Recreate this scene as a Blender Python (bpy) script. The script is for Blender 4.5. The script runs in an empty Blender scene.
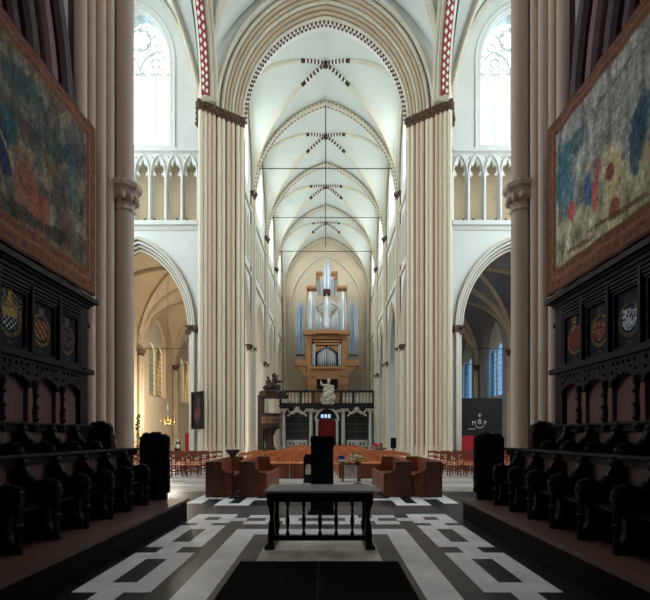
import bpy, bmesh, math, random
from mathutils import Vector, Matrix, noise
from mathutils.geometry import tessellate_polygon
PI = math.pi
random.seed(7)
SC = bpy.context.scene
COL = SC.collection

# ------------------------------------------------------------------ camera
cd = bpy.data.cameras.new('camera'); cam = bpy.data.objects.new('camera', cd); COL.objects.link(cam)
cam.location = (0.1, 0, 1.6); cam.rotation_euler = (PI/2, 0, 0)
cd.sensor_width = 36; cd.lens = 430/650*36
cd.shift_x = -2/650; cd.shift_y = 136/650
cd.clip_start = .05; cd.clip_end = 300
SC.camera = cam
# ------------------------------------------------------------------ world
w = bpy.data.worlds.new('sky'); SC.world = w; w.use_nodes = True
w.node_tree.nodes['Background'].inputs[0].default_value = (.86, .95, 1, 1)
w.node_tree.nodes['Background'].inputs[1].default_value = 4.0
SC.view_settings.view_transform = 'Standard'; SC.view_settings.look = 'None'
SC.view_settings.gamma = 1; SC.view_settings.use_curve_mapping = False
SC.view_settings.exposure = 0.0
SC.cycles.max_bounces = 8; SC.cycles.diffuse_bounces = 5; SC.cycles.transparent_max_bounces = 12
SC.cycles.sample_clamp_indirect = 4

def area(name, loc, direction, sx, sy, power, color=(.93, .97, 1), spread=PI):
    l = bpy.data.lights.new(name, 'AREA'); l.shape = 'RECTANGLE'; l.size = sx; l.size_y = sy
    l.energy = power; l.color = color; l.spread = spread
    o = bpy.data.objects.new(name, l); COL.objects.link(o); o.location = loc
    o.rotation_euler = Vector(direction).to_track_quat('-Z', 'Y').to_euler()
    return o
# daylight arriving through the windows (lamps sit in window openings, except the choir fill)
for y in (28.4, 35.3, 42.4, 49.6):
    for s in (-1, 1):
        area('clerestory_daylight', (s*6.25, y, 21.6), (-s, 0, -.3), 3.2, 4.4, 430, (.95, .98, .96))
for s in (-1, 1):
    area('transept_window_daylight', (s*15.8, 17.3, 15), (-s, -0, -.12), 9, 16, 1150, (.98, .98, .97))
    area('transept_west_daylight', (s*10.7, 24.95, 21.6), (0, -1, -.1), 3.6, 6.6, 220, (.85, .95, 1))
    for y in (28.4, 35.3, 42.4, 49.6):
        area('aisle_window_daylight', (s*14.5, y, 7.6), (-s, 0, -.15), 3.2, 5.2,
             1100 if s < 0 else 260, (1, .92, .78) if s < 0 else (.55, .75, 1))
area('choir_fill_light', (0, -5.6, 16), (0, 1, -.35), 7, 9, 540, (.93, .94, 1))  # added fill to lift the dark choir; no window stands here

# ------------------------------------------------------------------ materials
def srgb(r, g, b):
    f = lambda c: (c/255/12.92) if c/255 <= .04045 else ((c/255+.055)/1.055)**2.4
    return (f(r), f(g), f(b))
MATS = {}
def mat(name, rgb, rough=.6, var=.12, scale=3.0, metal=0.0, bump=0.0, bscale=None, stretch=None, spec=.5, dark=None, coat=0):
    if name in MATS: return MATS[name]
    m = bpy.data.materials.new(name); m.use_nodes = True; nt = m.node_tree; N = nt.nodes; L = nt.links
    b = N['Principled BSDF']; b.inputs['Roughness'].default_value = rough; b.inputs['Metallic'].default_value = metal
    b.inputs['Specular IOR Level'].default_value = spec
    b.inputs['Coat Weight'].default_value = coat
    c = srgb(*rgb)
    d = srgb(*dark) if dark else tuple(x*(1-var*2.2) for x in c)
    li = c if dark else tuple(min(1, x*(1+var*.6)) for x in c)
    tc = N.new('ShaderNodeTexCoord'); mp = N.new('ShaderNodeMapping'); L.new(tc.outputs['Object'], mp.inputs[0])
    if stretch: mp.inputs['Scale'].default_value = stretch
    nz = N.new('ShaderNodeTexNoise'); nz.inputs['Scale'].default_value = scale; nz.inputs['Detail'].default_value = 5
    nz.inputs['Roughness'].default_value = .6
    L.new(mp.outputs[0], nz.inputs['Vector'])
    rp = N.new('ShaderNodeValToRGB'); rp.color_ramp.elements[0].position = .3; rp.color_ramp.elements[1].position = .68
    rp.color_ramp.elements[0].color = (*d, 1); rp.color_ramp.elements[1].color = (*li, 1)
    L.new(nz.outputs['Fac'], rp.inputs[0]); L.new(rp.outputs[0], b.inputs['Base Color'])
    if bump:
        n2 = N.new('ShaderNodeTexNoise'); n2.inputs['Scale'].default_value = bscale or scale*4; n2.inputs['Detail'].default_value = 4
        L.new(mp.outputs[0], n2.inputs['Vector'])
        bp = N.new('ShaderNodeBump'); bp.inputs['Strength'].default_value = bump; bp.inputs['Distance'].default_value = .02
        L.new(n2.outputs['Fac'], bp.inputs['Height']); L.new(bp.outputs[0], b.inputs['Normal'])
    MATS[name] = m; return m
def painted(name, rough=.85):
    if name in MATS: return MATS[name]
    m = bpy.data.materials.new(name); m.use_nodes = True; nt = m.node_tree
    a = nt.nodes.new('ShaderNodeVertexColor'); a.layer_name = 'Col'
    b = nt.nodes['Principled BSDF']; b.inputs['Roughness'].default_value = rough; b.inputs['Specular IOR Level'].default_value = .2
    nz = nt.nodes.new('ShaderNodeTexNoise'); nz.inputs['Scale'].default_value = 60
    bp = nt.nodes.new('ShaderNodeBump'); bp.inputs['Strength'].default_value = .25; bp.inputs['Distance'].default_value = .01
    nt.links.new(nz.outputs['Fac'], bp.inputs['Height']); nt.links.new(bp.outputs[0], b.inputs['Normal'])
    nt.links.new(a.outputs['Color'], b.inputs['Base Color']); MATS[name] = m; return m
def glass(name, rgb):
    m = bpy.data.materials.new(name); m.use_nodes = True; nt = m.node_tree; N = nt.nodes; L = nt.links
    N.remove(N['Principled BSDF'])
    t = N.new('ShaderNodeBsdfTransparent'); g = N.new('ShaderNodeBsdfGlossy'); g.inputs['Roughness'].default_value = .2
    mx = N.new('ShaderNodeMixShader'); mx.inputs[0].default_value = .04
    tc = N.new('ShaderNodeTexCoord'); v = N.new('ShaderNodeTexVoronoi'); v.inputs['Scale'].default_value = 5
    rp = N.new('ShaderNodeValToRGB'); c = srgb(*rgb)
    rp.color_ramp.elements[0].color = (*[x*.8 for x in c], 1); rp.color_ramp.elements[1].color = (*c, 1)
    L.new(tc.outputs['Object'], v.inputs['Vector']); L.new(v.outputs['Color'], rp.inputs[0]); L.new(rp.outputs[0], t.inputs[0])
    L.new(t.outputs[0], mx.inputs[1]); L.new(g.outputs[0], mx.inputs[2]); L.new(mx.outputs[0], N['Material Output'].inputs[0])
    return m
M_wall = mat('pale_limewash', (226, 226, 220), .8, .03, .7)
M_vault = mat('vault_limewash', (212, 217, 211), .85, .03, .5)
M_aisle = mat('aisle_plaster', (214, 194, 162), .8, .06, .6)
M_aisle2 = mat('shaded_aisle_plaster', (150, 146, 148), .8, .06, .6)  # same plaster as the left aisle; dimmer, cooler light put into the colour
M_stone = mat('cream_stone', (216, 206, 188), .75, .07, .8, stretch=(1, 1, .15))
M_pier = mat('pier_stone', (228, 215, 190), .75, .02, .7, stretch=(1, 1, .12))
M_tan = mat('tan_stone', (200, 180, 152), .75, .08, .9)
M_gap = mat('dark_gap_stone', (70, 52, 44), .85, .12, 1.5)  # shade of the deep gaps between shafts and mouldings put into the colour
M_choirstone = mat('choir_pier_stone', (196, 172, 154), .7, .08, .8, stretch=(1, 1, .12))
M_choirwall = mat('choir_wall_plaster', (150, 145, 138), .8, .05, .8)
M_maroon = mat('maroon_paint', (66, 34, 44), .6, .15, 2)
M_maroonlight = mat('faded_maroon_paint', (124, 88, 88), .6, .15, 2)
M_rib = mat('rib_stone', (214, 206, 186), .8, .05, 1)
M_red = mat('red_ochre_paint', (150, 40, 42), .8, .15, 3)
M_darkpaint = mat('dark_brown_paint', (66, 38, 34), .8, .2, 4)
M_capital = mat('painted_capital', (112, 84, 62), .8, .3, 9, bump=.6, dark=(46, 30, 24))
M_white = mat('white_paint', (228, 224, 214), .7, .05, 3)
M_iron = mat('dark_iron', (40, 42, 46), .5, .1, 5, metal=.5)
M_mW = mat('white_marble', (238, 236, 234), .42, .10, 2.2, dark=(200, 200, 202))
M_mB = mat('black_marble', (30, 28, 36), .4, .2, 3, dark=(14, 13, 20), spec=.3)
M_mG = mat('brown_grey_marble', (86, 74, 74), .42, .15, 2.5, dark=(50, 43, 46), spec=.3)
M_beige = mat('beige_marble', (234, 224, 212), .4, .08, 2.5, dark=(160, 146, 132))
M_flag = mat('flagstone', (176, 168, 160), .45, .12, 1.4, dark=(130, 120, 114))
M_oak = mat('dark_oak', (25, 17, 20), .5, .3, 4, bump=.3, stretch=(3, 3, .4), dark=(10, 6, 9), spec=.14)
M_oakb = mat('brown_oak', (108, 70, 58), .5, .2, 3, stretch=(3, 3, .4), dark=(54, 32, 28))
M_oakplat = mat('worn_oak_boards', (96, 66, 54), .5, .2, 3, stretch=(3, .3, 3), dark=(62, 40, 36))
M_redpanel = mat('red_brown_panel', (104, 54, 46), .65, .12, 3, stretch=(2, 2, .4), dark=(70, 34, 36))
M_black = mat('black_lacquer', (12, 10, 12), .4, .2, 5, spec=.2)
M_face = mat('black_riser_boards', (18, 14, 16), .7, .2, 5, spec=.08)  # risers in near black, darker than the platform top
M_tabletop = mat('sheen_grey_black_wood', (136, 130, 130), .3, .2, 5, stretch=(.3, 3, 3))  # black wood greyed to paint in the reflections on the table top
M_mat = mat('ribbed_black_rubber', (13, 12, 14), .9, .3, 30, bump=.8, bscale=60, stretch=(.3, 3, 1), spec=.1)
M_pew = mat('red_oak', (150, 80, 52), .45, .18, 3, stretch=(3, 3, .4), dark=(82, 38, 28))
M_chair = mat('orange_beech', (206, 122, 74), .5, .15, 8)
M_rush = mat('rush_seat', (214, 126, 72), .8, .2, 25, bump=.4)
M_organ = mat('honey_oak', (186, 134, 92), .5, .1, 2, stretch=(2, 2, .5))
M_organd = mat('organ_dark_recess', (70, 36, 28), .7, .1, 3)
M_pipe = mat('tin_pipe', (214, 219, 226), .34, .05, 5, metal=.6)
M_pipeb = mat('blue_grey_pipe', (158, 172, 192), .42, .08, 5, metal=.4)
M_smarble = mat('statue_marble', (222, 214, 204), .6, .12, 6)
M_blackm = mat('touchstone', (22, 21, 24), .4, .2, 4)
M_greym = mat('grey_marble', (226, 226, 226), .5, .12, 4)
M_curtain = mat('crimson_cloth', (130, 22, 34), .85, .12, 6)
M_walnut = mat('dark_walnut', (52, 32, 28), .5, .2, 4)
M_brass = mat('aged_brass', (168, 140, 78), .4, .15, 8, metal=.7)
M_green = mat('leaf_green', (84, 122, 60), .7, .3, 12)
M_yellow = mat('yellow_petals', (226, 200, 120), .7, .2, 14)
M_redcloth = mat('red_cloth', (176, 24, 38), .85, .1, 5)
M_bluecloth = mat('blue_cloth', (40, 66, 140), .8, .1, 5)
M_blackboard = mat('matt_black_hoarding', (26, 24, 27), .8, .15, 2)
M_gold = mat('dull_gilding', (176, 134, 60), .5, .2, 9, metal=.4)
M_roof = mat('roof_covering', (80, 80, 84), .9, .1, 2)
G_clear = glass('pale_glass', (240, 248, 252))
G_blue = glass('blue_grey_glass', (140, 164, 182))
G_warm = glass('leaded_warm_glass', (150, 142, 124))
M_paint = painted('painted_surface')
M_tap = painted('woven_wool', .95)

# ------------------------------------------------------------------ mesh builder
class MB:
    def __init__(s): s.v = []; s.f = []; s.m = []
    def add(s, vs, fs, mi=0):
        o = len(s.v); s.v += [Vector(p) for p in vs]
        for k, f in enumerate(fs):
            s.f.append([i+o for i in f]); s.m.append(mi[k] if isinstance(mi, list) else mi)
        return s
    def box(s, x0, x1, y0, y1, z0, z1, mi=0, bev=0):
        x0, x1 = sorted((x0, x1)); y0, y1 = sorted((y0, y1)); z0, z1 = sorted((z0, z1))
        if bev <= 0:
            return s.add([(x0,y0,z0),(x1,y0,z0),(x1,y1,z0),(x0,y1,z0),(x0,y0,z1),(x1,y0,z1),(x1,y1,z1),(x0,y1,z1)],
                  [(0,3,2,1),(4,5,6,7),(0,1,5,4),(1,2,6,5),(2,3,7,6),(3,0,4,7)], mi)
        bm = bmesh.new(); bmesh.ops.create_cube(bm, size=1)
        for v in bm.verts: v.co = Vector(((x0+x1)/2+v.co.x*(x1-x0), (y0+y1)/2+v.co.y*(y1-y0), (z0+z1)/2+v.co.z*(z1-z0)))
        bmesh.ops.bevel(bm, geom=bm.edges[:], offset=bev, segments=2, affect='EDGES', profile=.5)
        bm.verts.index_update(); s.add([v.co.copy() for v in bm.verts], [[v.index for v in f.verts] for f in bm.faces], mi); bm.free(); return s
    def lathe(s, cx, cy, prof, n=12, mi=0, sx=1, sy=1):
        k = len(prof); vs = []
        for r, z in prof:
            for i in range(n):
                a = 2*PI*(i+.5)/n; vs.append((cx+r*math.cos(a)*sx, cy+r*math.sin(a)*sy, z))
        fs = [(j*n+i, j*n+(i+1) % n, (j+1)*n+(i+1) % n, (j+1)*n+i) for j in range(k-1) for i in range(n)]
        fs += [list(range(n))[::-1], [(k-1)*n+i for i in range(n)]]
        return s.add(vs, fs, mi)
    def cyl(s, cx, cy, z0, z1, r, n=10, mi=0, r1=None): return s.lathe(cx, cy, [(r, z0), (r if r1 is None else r1, z1)], n, mi)
    def sweep(s, path, sec, ref, mi=0, closed=False, caps=True):
        """sec: list of (a,b) offsets along ref-normal and binormal; mi may be function of segment"""
        path = [Vector(p) for p in path]; n = len(sec); o = len(s.v); K = len(path); ref = Vector(ref)
        for i, p in enumerate(path):
            t = (path[min(i+1, K-1)]-path[max(i-1, 0)]).normalized()
            a = (ref-t*ref.dot(t)).normalized(); b = t.cross(a)
            s.v += [p+a*u+b*v for u, v in sec]
        for i in range(K-1):
            for j in range(n):
                s.f.append([o+i*n+j, o+i*n+(j+1) % n, o+(i+1)*n+(j+1) % n, o+(i+1)*n+j]); s.m.append(mi(i) if callable(mi) else mi)
        if caps:
            s.f.append([o+j for j in range(n)][::-1]); s.m.append(mi(0) if callable(mi) else mi)
            s.f.append([o+(K-1)*n+j for j in range(n)]); s.m.append(mi(K-2) if callable(mi) else mi)
        return s
    def tube(s, path, r, ref=(0, 1, 0), n=8, mi=0):
        return s.sweep(path, [(r*math.cos(2*PI*i/n), r*math.sin(2*PI*i/n)) for i in range(n)], ref, mi)
    def bar(s, p0, p1, r, n=6, mi=0):
        d = (Vector(p1)-Vector(p0)).normalized(); ref = (0, 0, 1) if abs(d.z) < .9 else (1, 0, 0)
        return s.tube([p0, p1], r, ref, n, mi)
    def blob(s, c, r, mi=0, n=8, m=6, jit=0):
        r = (r, r, r) if not isinstance(r, (tuple, list)) else r; vs = [(c[0], c[1], c[2]-r[2])]
        for j in range(1, m):
            b = -PI/2+PI*j/m
            for i in range(n):
                a = 2*PI*i/n; q = 1+random.uniform(-jit, jit)
                vs.append((c[0]+r[0]*q*math.cos(b)*math.cos(a), c[1]+r[1]*q*math.cos(b)*math.sin(a), c[2]+r[2]*math.sin(b)*q))
        vs.append((c[0], c[1], c[2]+r[2])); T = len(vs)-1; fs = []
        for i in range(n): fs.append((0, 1+(i+1) % n, 1+i)); fs.append((T, T-n+i, T-n+(i+1) % n))
        for j in range(m-2):
            for i in range(n): fs.append((1+j*n+i, 1+j*n+(i+1) % n, 1+(j+1)*n+(i+1) % n, 1+(j+1)*n+i))
        return s.add(vs, fs, mi)
    def plate(s, outer, holes, mp, th, mi=0, mi_side=None):
        """flat plate with holes: mp(a,b)->Vector, th = thickness vector"""
        mi_side = mi if mi_side is None else mi_side; th = Vector(th)
        loops = [outer]+list(holes); pts = [p for l in loops for p in l]
        tris = tessellate_polygon([[Vector((a, b, 0)) for a, b in l] for l in loops])
        o = len(s.v); P = [Vector(mp(a, b)) for a, b in pts]; n = len(P); s.v += P+[p+th for p in P]
        for t in tris:
            s.f.append([o+i for i in t]); s.m.append(mi); s.f.append([o+n+i for i in t][::-1]); s.m.append(mi)
        k = o
        for l in loops:
            q = len(l)
            for i in range(q): s.f.append([k+i, k+(i+1) % q, k+n+(i+1) % q, k+n+i]); s.m.append(mi_side)
            k += q
        return s
    def prism(s, poly, z0, z1, mi=0): return s.plate(poly, [], lambda a, b: (a, b, z0), (0, 0, z1-z0), mi)
    def build(s, name, mats, parent=None, smooth=False, label=None):
        mats = mats if isinstance(mats, (list, tuple)) else [mats]
        me = bpy.data.meshes.new(name)
        if parent is not None:
            o0 = Vector((0, 0, 0)); p = parent
            while p is not None: o0 += Vector(p.location); p = p.parent
        else:
            xs = [v.x for v in s.v]; ys = [v.y for v in s.v]
            o0 = Vector(((min(xs)+max(xs))/2, (min(ys)+max(ys))/2, min(v.z for v in s.v)))
        me.from_pydata([v-o0 for v in s.v], [], s.f)
        for m in mats: me.materials.append(m)
        for p, m in zip(me.polygons, s.m): p.material_index = m; p.use_smooth = smooth
        bm = bmesh.new(); bm.from_mesh(me); bmesh.ops.recalc_face_normals(bm, faces=bm.faces); bm.to_mesh(me); bm.free()
        me.update()
        if smooth:
            try: me.set_sharp_from_angle(angle=math.radians(40))
            except Exception: pass
        o = bpy.data.objects.new(name, me); COL.objects.link(o)
        if parent is not None: o.parent = parent; 
        else: o.location = o0
        if label: o['label'] = label
        return o
def thing(name, label, cat, loc=(0, 0, 0), group=None):
    o = bpy.data.objects.new(name, None); COL.objects.link(o); o.location = loc; o.empty_display_size = .2
    o['label'] = label; o['category'] = cat
    if group: o['group'] = group
    return o
def tag(o, label, cat, group=None, kind=None):
    o['label'] = label; o['category'] = cat
    if group: o['group'] = group
    if kind: o['kind'] = kind
    return o
def struct(o): o['kind'] = 'structure'; return o
def dup(root, dx=(0, 0, 0), label=None, group=None, rz=None):
    def cp(o, par):
        c = o.copy(); COL.objects.link(c); c.parent = par
        for ch in o.children: cp(ch, c)
        return c
    r = cp(root, None); r.location = Vector(root.location)+Vector(dx)
    if rz is not None: r.rotation_euler[2] = rz
    if label: r['label'] = label
    if group: r['group'] = group
    return r
ORD = ['', 'first', 'second', 'third', 'fourth', 'fifth', 'sixth', 'seventh', 'eighth', 'ninth', 'tenth', 'eleventh', 'twelfth', 'thirteenth',
       'fourteenth', 'fifteenth', 'sixteenth', 'seventeenth', 'eighteenth', 'nineteenth', 'twentieth']
def side(s): return 'left' if s < 0 else 'right'
CC = .37
def prof(t, rise, c=CC): return rise*math.sqrt(max(0, (1+c)**2-(min(1, abs(t))+c)**2))/math.sqrt(1+2*c)
def tsamp(n, c=CC):
    th = math.acos(c/(1+c)); return [(1+c)*math.cos(th*(1-i/n))-c for i in range(n+1)]   # 0..1 (apex -> springing)
def arch(cx, half, spring, rise, n=10, c=CC):
    ts = tsamp(n, c); L = [(cx-half*t, spring+prof(t, rise, c)) for t in ts[::-1]]
    return L+[(cx+half*t, spring+prof(t, rise, c)) for t in ts[1:]]
def opening(cx, half, z0, spring, rise, n=8): return [(cx-half, z0)]+arch(cx, half, spring, rise, n)+[(cx+half, z0)]
def circle(cx, cz, r, n=12): return [(cx+r*math.cos(2*PI*i/n), cz+r*math.sin(2*PI*i/n)) for i in range(n)]
def grid_paint(name, f, nx, nz, mp, th, m, parent=None, border=None):
    """flat painted panel; f(u,v)->sRGB 0..255"""
    vs = []; cols = []
    for j in range(nz+1):
        for i in range(nx+1):
            u = i/nx; v = j/nz; vs.append(Vector(mp(u, v))); cols.append(srgb(*[max(0, min(255, q)) for q in f(u, v)]))
    fs = [(j*(nx+1)+i, j*(nx+1)+i+1, (j+1)*(nx+1)+i+1, (j+1)*(nx+1)+i) for j in range(nz) for i in range(nx)]
    n = len(vs); b = [0, nx, (nz+1)*(nx+1)-1, nz*(nx+1)]; th = Vector(th)
    vs2 = [vs[k]+th for k in b]; V = vs+vs2; cols += [cols[0]]*4
    fs.append((n+3, n+2, n+1, n))
    e = [[i for i in range(nx+1)], [j*(nx+1)+nx for j in range(nz+1)], [nz*(nx+1)+i for i in range(nx, -1, -1)], [j*(nx+1) for j in range(nz, -1, -1)]]
    for k in range(4): fs.append(e[k][::-1]+[n+k, n+(k+1) % 4])
    mb = MB(); mb.v = V; mb.f = [list(x) for x in fs]; mb.m = [0]*len(fs)
    o = mb.build(name, m, parent)
    at = o.data.color_attributes.new('Col', 'FLOAT_COLOR', 'POINT')
    for k, c in enumerate(cols): at.data[k].color = (*c, 1)
    return o
def nz(x, y, z=0, s=1): return noise.noise(Vector((x*s, y*s, z)))

# ================================================================== STRUCTURE
# ---------------- floor: patterned marble inlay in the choir, flagstones beyond
fl = MB(); F = {'W': 0, 'B': 1, 'G': 2, 'C': 3, 'S': 4}
def qd(x0, x1, y0, y1, m, z=0.0): fl.add([(x0,y0,z),(x1,y0,z),(x1,y1,z),(x0,y1,z)], [(0,1,2,3)], F[m])
GX, GY = .09, .1
cells = {}
X0, X1, Y0, Y1 = -36, 36, -60, 124            # grid in units of GX, GY : +-3.24 m, -6..12.4
def fill(x0, x1, y0, y1, m, mirror=True):
    for sgn in ((1, -1) if mirror else (1,)):
        a, b = sorted((sgn*x0, sgn*x1)); i0, i1 = round(a/GX), round(b/GX); j0, j1 = round(y0/GY), round(y1/GY)
        for i in range(i0, i1):
            for j in range(j0, j1): cells[i, j] = m
fill(0, 3.24, -6, 12.4, 'B')
fill(0, 3.24, 9.0, 12.4, 'B')
fill(0, 1.71, -6, 7.75, 'G')
fill(0, 1.41, -6, 7.4, 'W'); fill(0, 1.11, -6, 7.05, 'G'); fill(0, .84, -6, 6.75, 'C')
for k in range(-6, 2):                         # chain of white rings
    y0 = 4.4+1.8*k
    fill(1.71, 2.52, y0, y0+1.5, 'W'); fill(1.98, 2.25, y0+.3, y0+1.2, 'B'); fill(1.98, 2.25, y0+1.5, y0+1.8, 'W')
# corner and cross chain
fill(1.71, 2.52, 7.9, 8.8, 'W'); fill(1.98, 2.25, 8.2, 8.5, 'G')
fill(0, .72, 7.8, 8.7, 'W'); fill(0, .45, 8.1, 8.4, 'G')
fill(.99, 1.44, 7.8, 8.7, 'W'); fill(1.08, 1.44, 8.1, 8.4, 'G'); fill(.72, .99, 8.1, 8.4, 'W'); fill(1.44, 1.71, 8.1, 8.4, 'W')
fill(.72, .99, 7.8, 8.1, 'G'); fill(1.44, 1.71, 7.8, 8.1, 'G')
fill(0, 2.52, 8.8, 9.8, 'G')
for a in (1.71,):                              # white key pattern in front of the pews
    fill(a, 2.52, 9.9, 11.4, 'W'); fill(a+.27, 2.25, 10.2, 11.4, 'B')
fill(2.52, 3.24, 10.9, 11.2, 'W'); fill(0, 1.71, 10.7, 11.0, 'W'); fill(2.88, 3.24, 10.2, 12.4, 'W')
j = Y0
for j in range(Y0, Y1):
    i = X0
    while i < X1:
        m = cells.get((i, j), 'B'); k = i
        while k < X1 and cells.get((k, j), 'B') == m: k += 1
        qd(i*GX, k*GX, j*GY, (j+1)*GY, m); i = k
qd(-17, X0*GX, -7, 12.4, 'B'); qd(X1*GX, 17, -7, 12.4, 'B'); qd(X0*GX, X1*GX, -7, -6, 'B')
yy = 12.4; n = 0
while yy < 60:
    d = 1.5 if n % 2 == 0 else .18
    qd(-17, 17, yy, yy+d, 'S' if n % 2 == 0 else 'W'); yy += d; n += 1
struct(fl.build('floor', [M_mW, M_mB, M_mG, M_beige, M_flag]))
b = MB().box(-18, 18, -8, 61, -.4, -.02); struct(b.build('floor_bed', M_flag))

# ---------------- choir walls, piers, arches
for s in (-1, 1):
    b = MB(); hole = opening(4.75, 3.25, 4.6, 7.2, 5.4, 12)
    b.plate([(-6.3, 0), (8.05, 0), (8.05, 27.5), (-6.3, 27.5)], [hole], lambda y, z: (s*4.75, y, z), (s*.9, 0, 0))
    struct(b.build('wall_'+side(s), M_choirwall))
    b = MB()
    for k, (off, dx, r, mi) in enumerate([(0, .0, .12, 0), (-.24, .12, .11, 1), (-.46, .28, .12, 0), (-.68, .42, .10, 0), (-.9, .56, .12, 1), (-1.1, .7, .1, 0)]):
        pts = [(s*(4.72+dx), y, z) for y, z in opening(4.75, 3.25+off, 4.7, 7.2, 5.4+off*1.2, 14)]
        b.tube(pts, r, (1, 0, 0), 8, mi)
    struct(b.build('trim_choir_arch', [M_maroon, M_maroonlight], smooth=True))
    b = MB().box(s*9, s*9.3, -6.3, 9.8, 0, 27.5); struct(b.build('wall_ambulatory_'+side(s), M_choirwall))
b = MB().box(-9.3, 9.3, -6.6, -6.3, 0, 27.5); struct(b.build('wall_back', M_choirwall))

def capital(b, cx, cy, z0, z1, r0, r1, mi, n=10):
    h = z1-z0
    b.lathe(cx, cy, [(r0*1.08, z0), (r0*1.2, z0+.06*h), (r0*1.02, z0+.14*h), (r0*1.15, z0+.4*h), (r1*.9, z0+.7*h), (r1*1.08, z0+.8*h), (r1*1.12, z0+.95*h), (r1, z1)], n, mi)
for s in (-1, 1):
    t = thing('choir_pier', f'tall brown-grey stone pier closing the {side(s)} choir wall beside the tapestry', 'pillar', (s*5, 9, 0))
    b = MB(); b.prism([(s*4.78, 8.06), (s*4.6, 8.3), (s*4.6, 9.9), (s*7.2, 9.9), (s*7.2, 8.06)], 0, 21)
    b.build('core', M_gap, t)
    for x, y, r in ((4.66, 8.28, .13), (4.6, 8.53, .1), (4.53, 8.76, .12), (4.46, 9.0, .1)):
        b = MB().lathe(s*x, y, [(r*1.6, 0), (r*1.6, .5), (r*1.2, .7), (r, .8), (r, 20.5)], 12); b.build('shaft', M_choirstone, t, True)
    x = 4.29
    b = MB().lathe(s*x, 9.32, [(.3, 0), (.3, .6), (.24, .75), (.19, .85), (.188, 20.5)], 20); b.build('round_shaft', M_choirstone, t, True)
    b = MB(); capital(b, s*x, 9.32, 6.42, 7.02, .19, .33, 0, 8)
    b.box(s*4.5-.1, s*4.5+.1, 8.9, 9.3, 6.78, 7.0)
    for k in range(10):
        a = 2*PI*k/10; b.blob((s*x+.25*math.cos(a), 9.32+.25*math.sin(a), 6.7), (.07, .07, .1), 0, 6, 4)
    b.build('capital', M_choirstone, t)

MB().cyl(4.385, 8.98, .5, 3.3, .013, 8).build('conduit', M_white, t, label='thin white conduit')
# ---------------- vaulting
def vault(name, x0, x1, y0, y1, spring, rise, m=M_vault, n=14):
    ts = tsamp(n); tt = [-t for t in ts[::-1]]+ts[1:]; N = len(tt); cx, cy = (x0+x1)/2, (y0+y1)/2; a, b_ = (x1-x0)/2, (y1-y0)/2
    b = MB(); vs = [(cx+a*u, cy+b_*v, spring+prof(min(abs(u), abs(v)), rise)) for v in tt for u in tt]; fs = []
    for j in range(N-1):
        for i in range(N-1):
            q = (j*N+i, j*N+i+1, (j+1)*N+i+1, (j+1)*N+i)
            if (tt[i]+tt[i+1])*(tt[j]+tt[j+1]) > 0: fs += [(q[0], q[1], q[2]), (q[0], q[2], q[3])]
            else: fs += [(q[0], q[1], q[3]), (q[1], q[2], q[3])]
    b.add(vs, fs); return struct(b.build(name, m))
def fine_ts(n): return [i/n for i in range(n+1)]
def diag_ribs(x0, x1, y0, y1, spring, rise, r=.1, deco=0.27, mats=None, boss=.26):
    b = MB(); cx, cy = (x0+x1)/2, (y0+y1)/2; a, d = (x1-x0)/2, (y1-y0)/2; zo = -.02
    for sx, sy in ((1, 1), (1, -1), (-1, 1), (-1, -1)):
        ts = [deco*i/13 for i in range(13)]+[t for t in tsamp(22) if t > deco]
        pts = [(cx+sx*a*t, cy+sy*d*t, spring+prof(t, rise)+zo) for t in ts]
        ref = Vector((sy*d, -sx*a, 0)).normalized() if True else None
        sec = [(-r, r*.9), (-r, -r*.2), (-r*.45, -r), (r*.45, -r), (r, -r*.2), (r, r*.9)]
        # orientation: keep the nose of the rib pointing down
        T = (Vector(pts[1])-Vector(pts[0])).normalized(); A = (ref-T*ref.dot(T)).normalized(); B = T.cross(A)
        if B.z < 0: sec = [(u, -v) for u, v in sec]
        b.sweep(pts, sec, ref, (lambda i: (1 if i % 2 == 0 else 2) if i < 13 and deco > 0 else 0))
    b.blob((cx, cy, spring+rise-.08), (boss, boss, boss*.6), 1, 10, 6)
    return struct(b.build('trim_vault_ribs', mats or [M_rib, M_darkpaint, M_white]))
def arch_sweep(b, cx, half, spring, rise, y, r, mi=0, n=24, axis='x', xw=0, sec=None):
    pts = [((s_, y, z) if axis == 'x' else (xw, s_, z)) for s_, z in arch(cx, half, spring, rise, n)]
    ref = (0, 1, 0) if axis == 'x' else (1, 0, 0)
    if sec: b.sweep(pts, sec, ref, mi)
    else: b.tube(pts, r, ref, 8, mi)
SPR, APX = 19.35, 26.25
YB = [25.2, 31.75, 38.9, 46.0, 53.4]
for k in range(4):
    vault('ceiling_nave', -5.45, 5.45, YB[k], YB[k+1], SPR, APX-SPR+.06)
    diag_ribs(-5.4, 5.4, YB[k], YB[k+1], SPR, APX-SPR)
for k in range(1, 5):
    b = MB(); y = YB[k]
    arch_sweep(b, 0, 5.35, SPR, APX-SPR-.05, y, .17, 0)
    for dy in (-.26, .26):
        arch_sweep(b, 0, 5.22, SPR, APX-SPR-.12, y+dy, .045, lambda i: 1 if i % 2 else 0, 60)
    struct(b.build('trim_transverse_arch', [M_rib, mat('faded_brown_dots', (150, 124, 108), .8, .1, 4)]))
    b = MB(); 
    for s in (-1, 1): arch_sweep(b, (YB[k]+YB[k-1])/2, (YB[k]-YB[k-1])/2, SPR, APX-SPR, 0, .1, 0, 14, 'y', s*5.3)
    struct(b.build('trim_wall_rib', M_rib))
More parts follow.
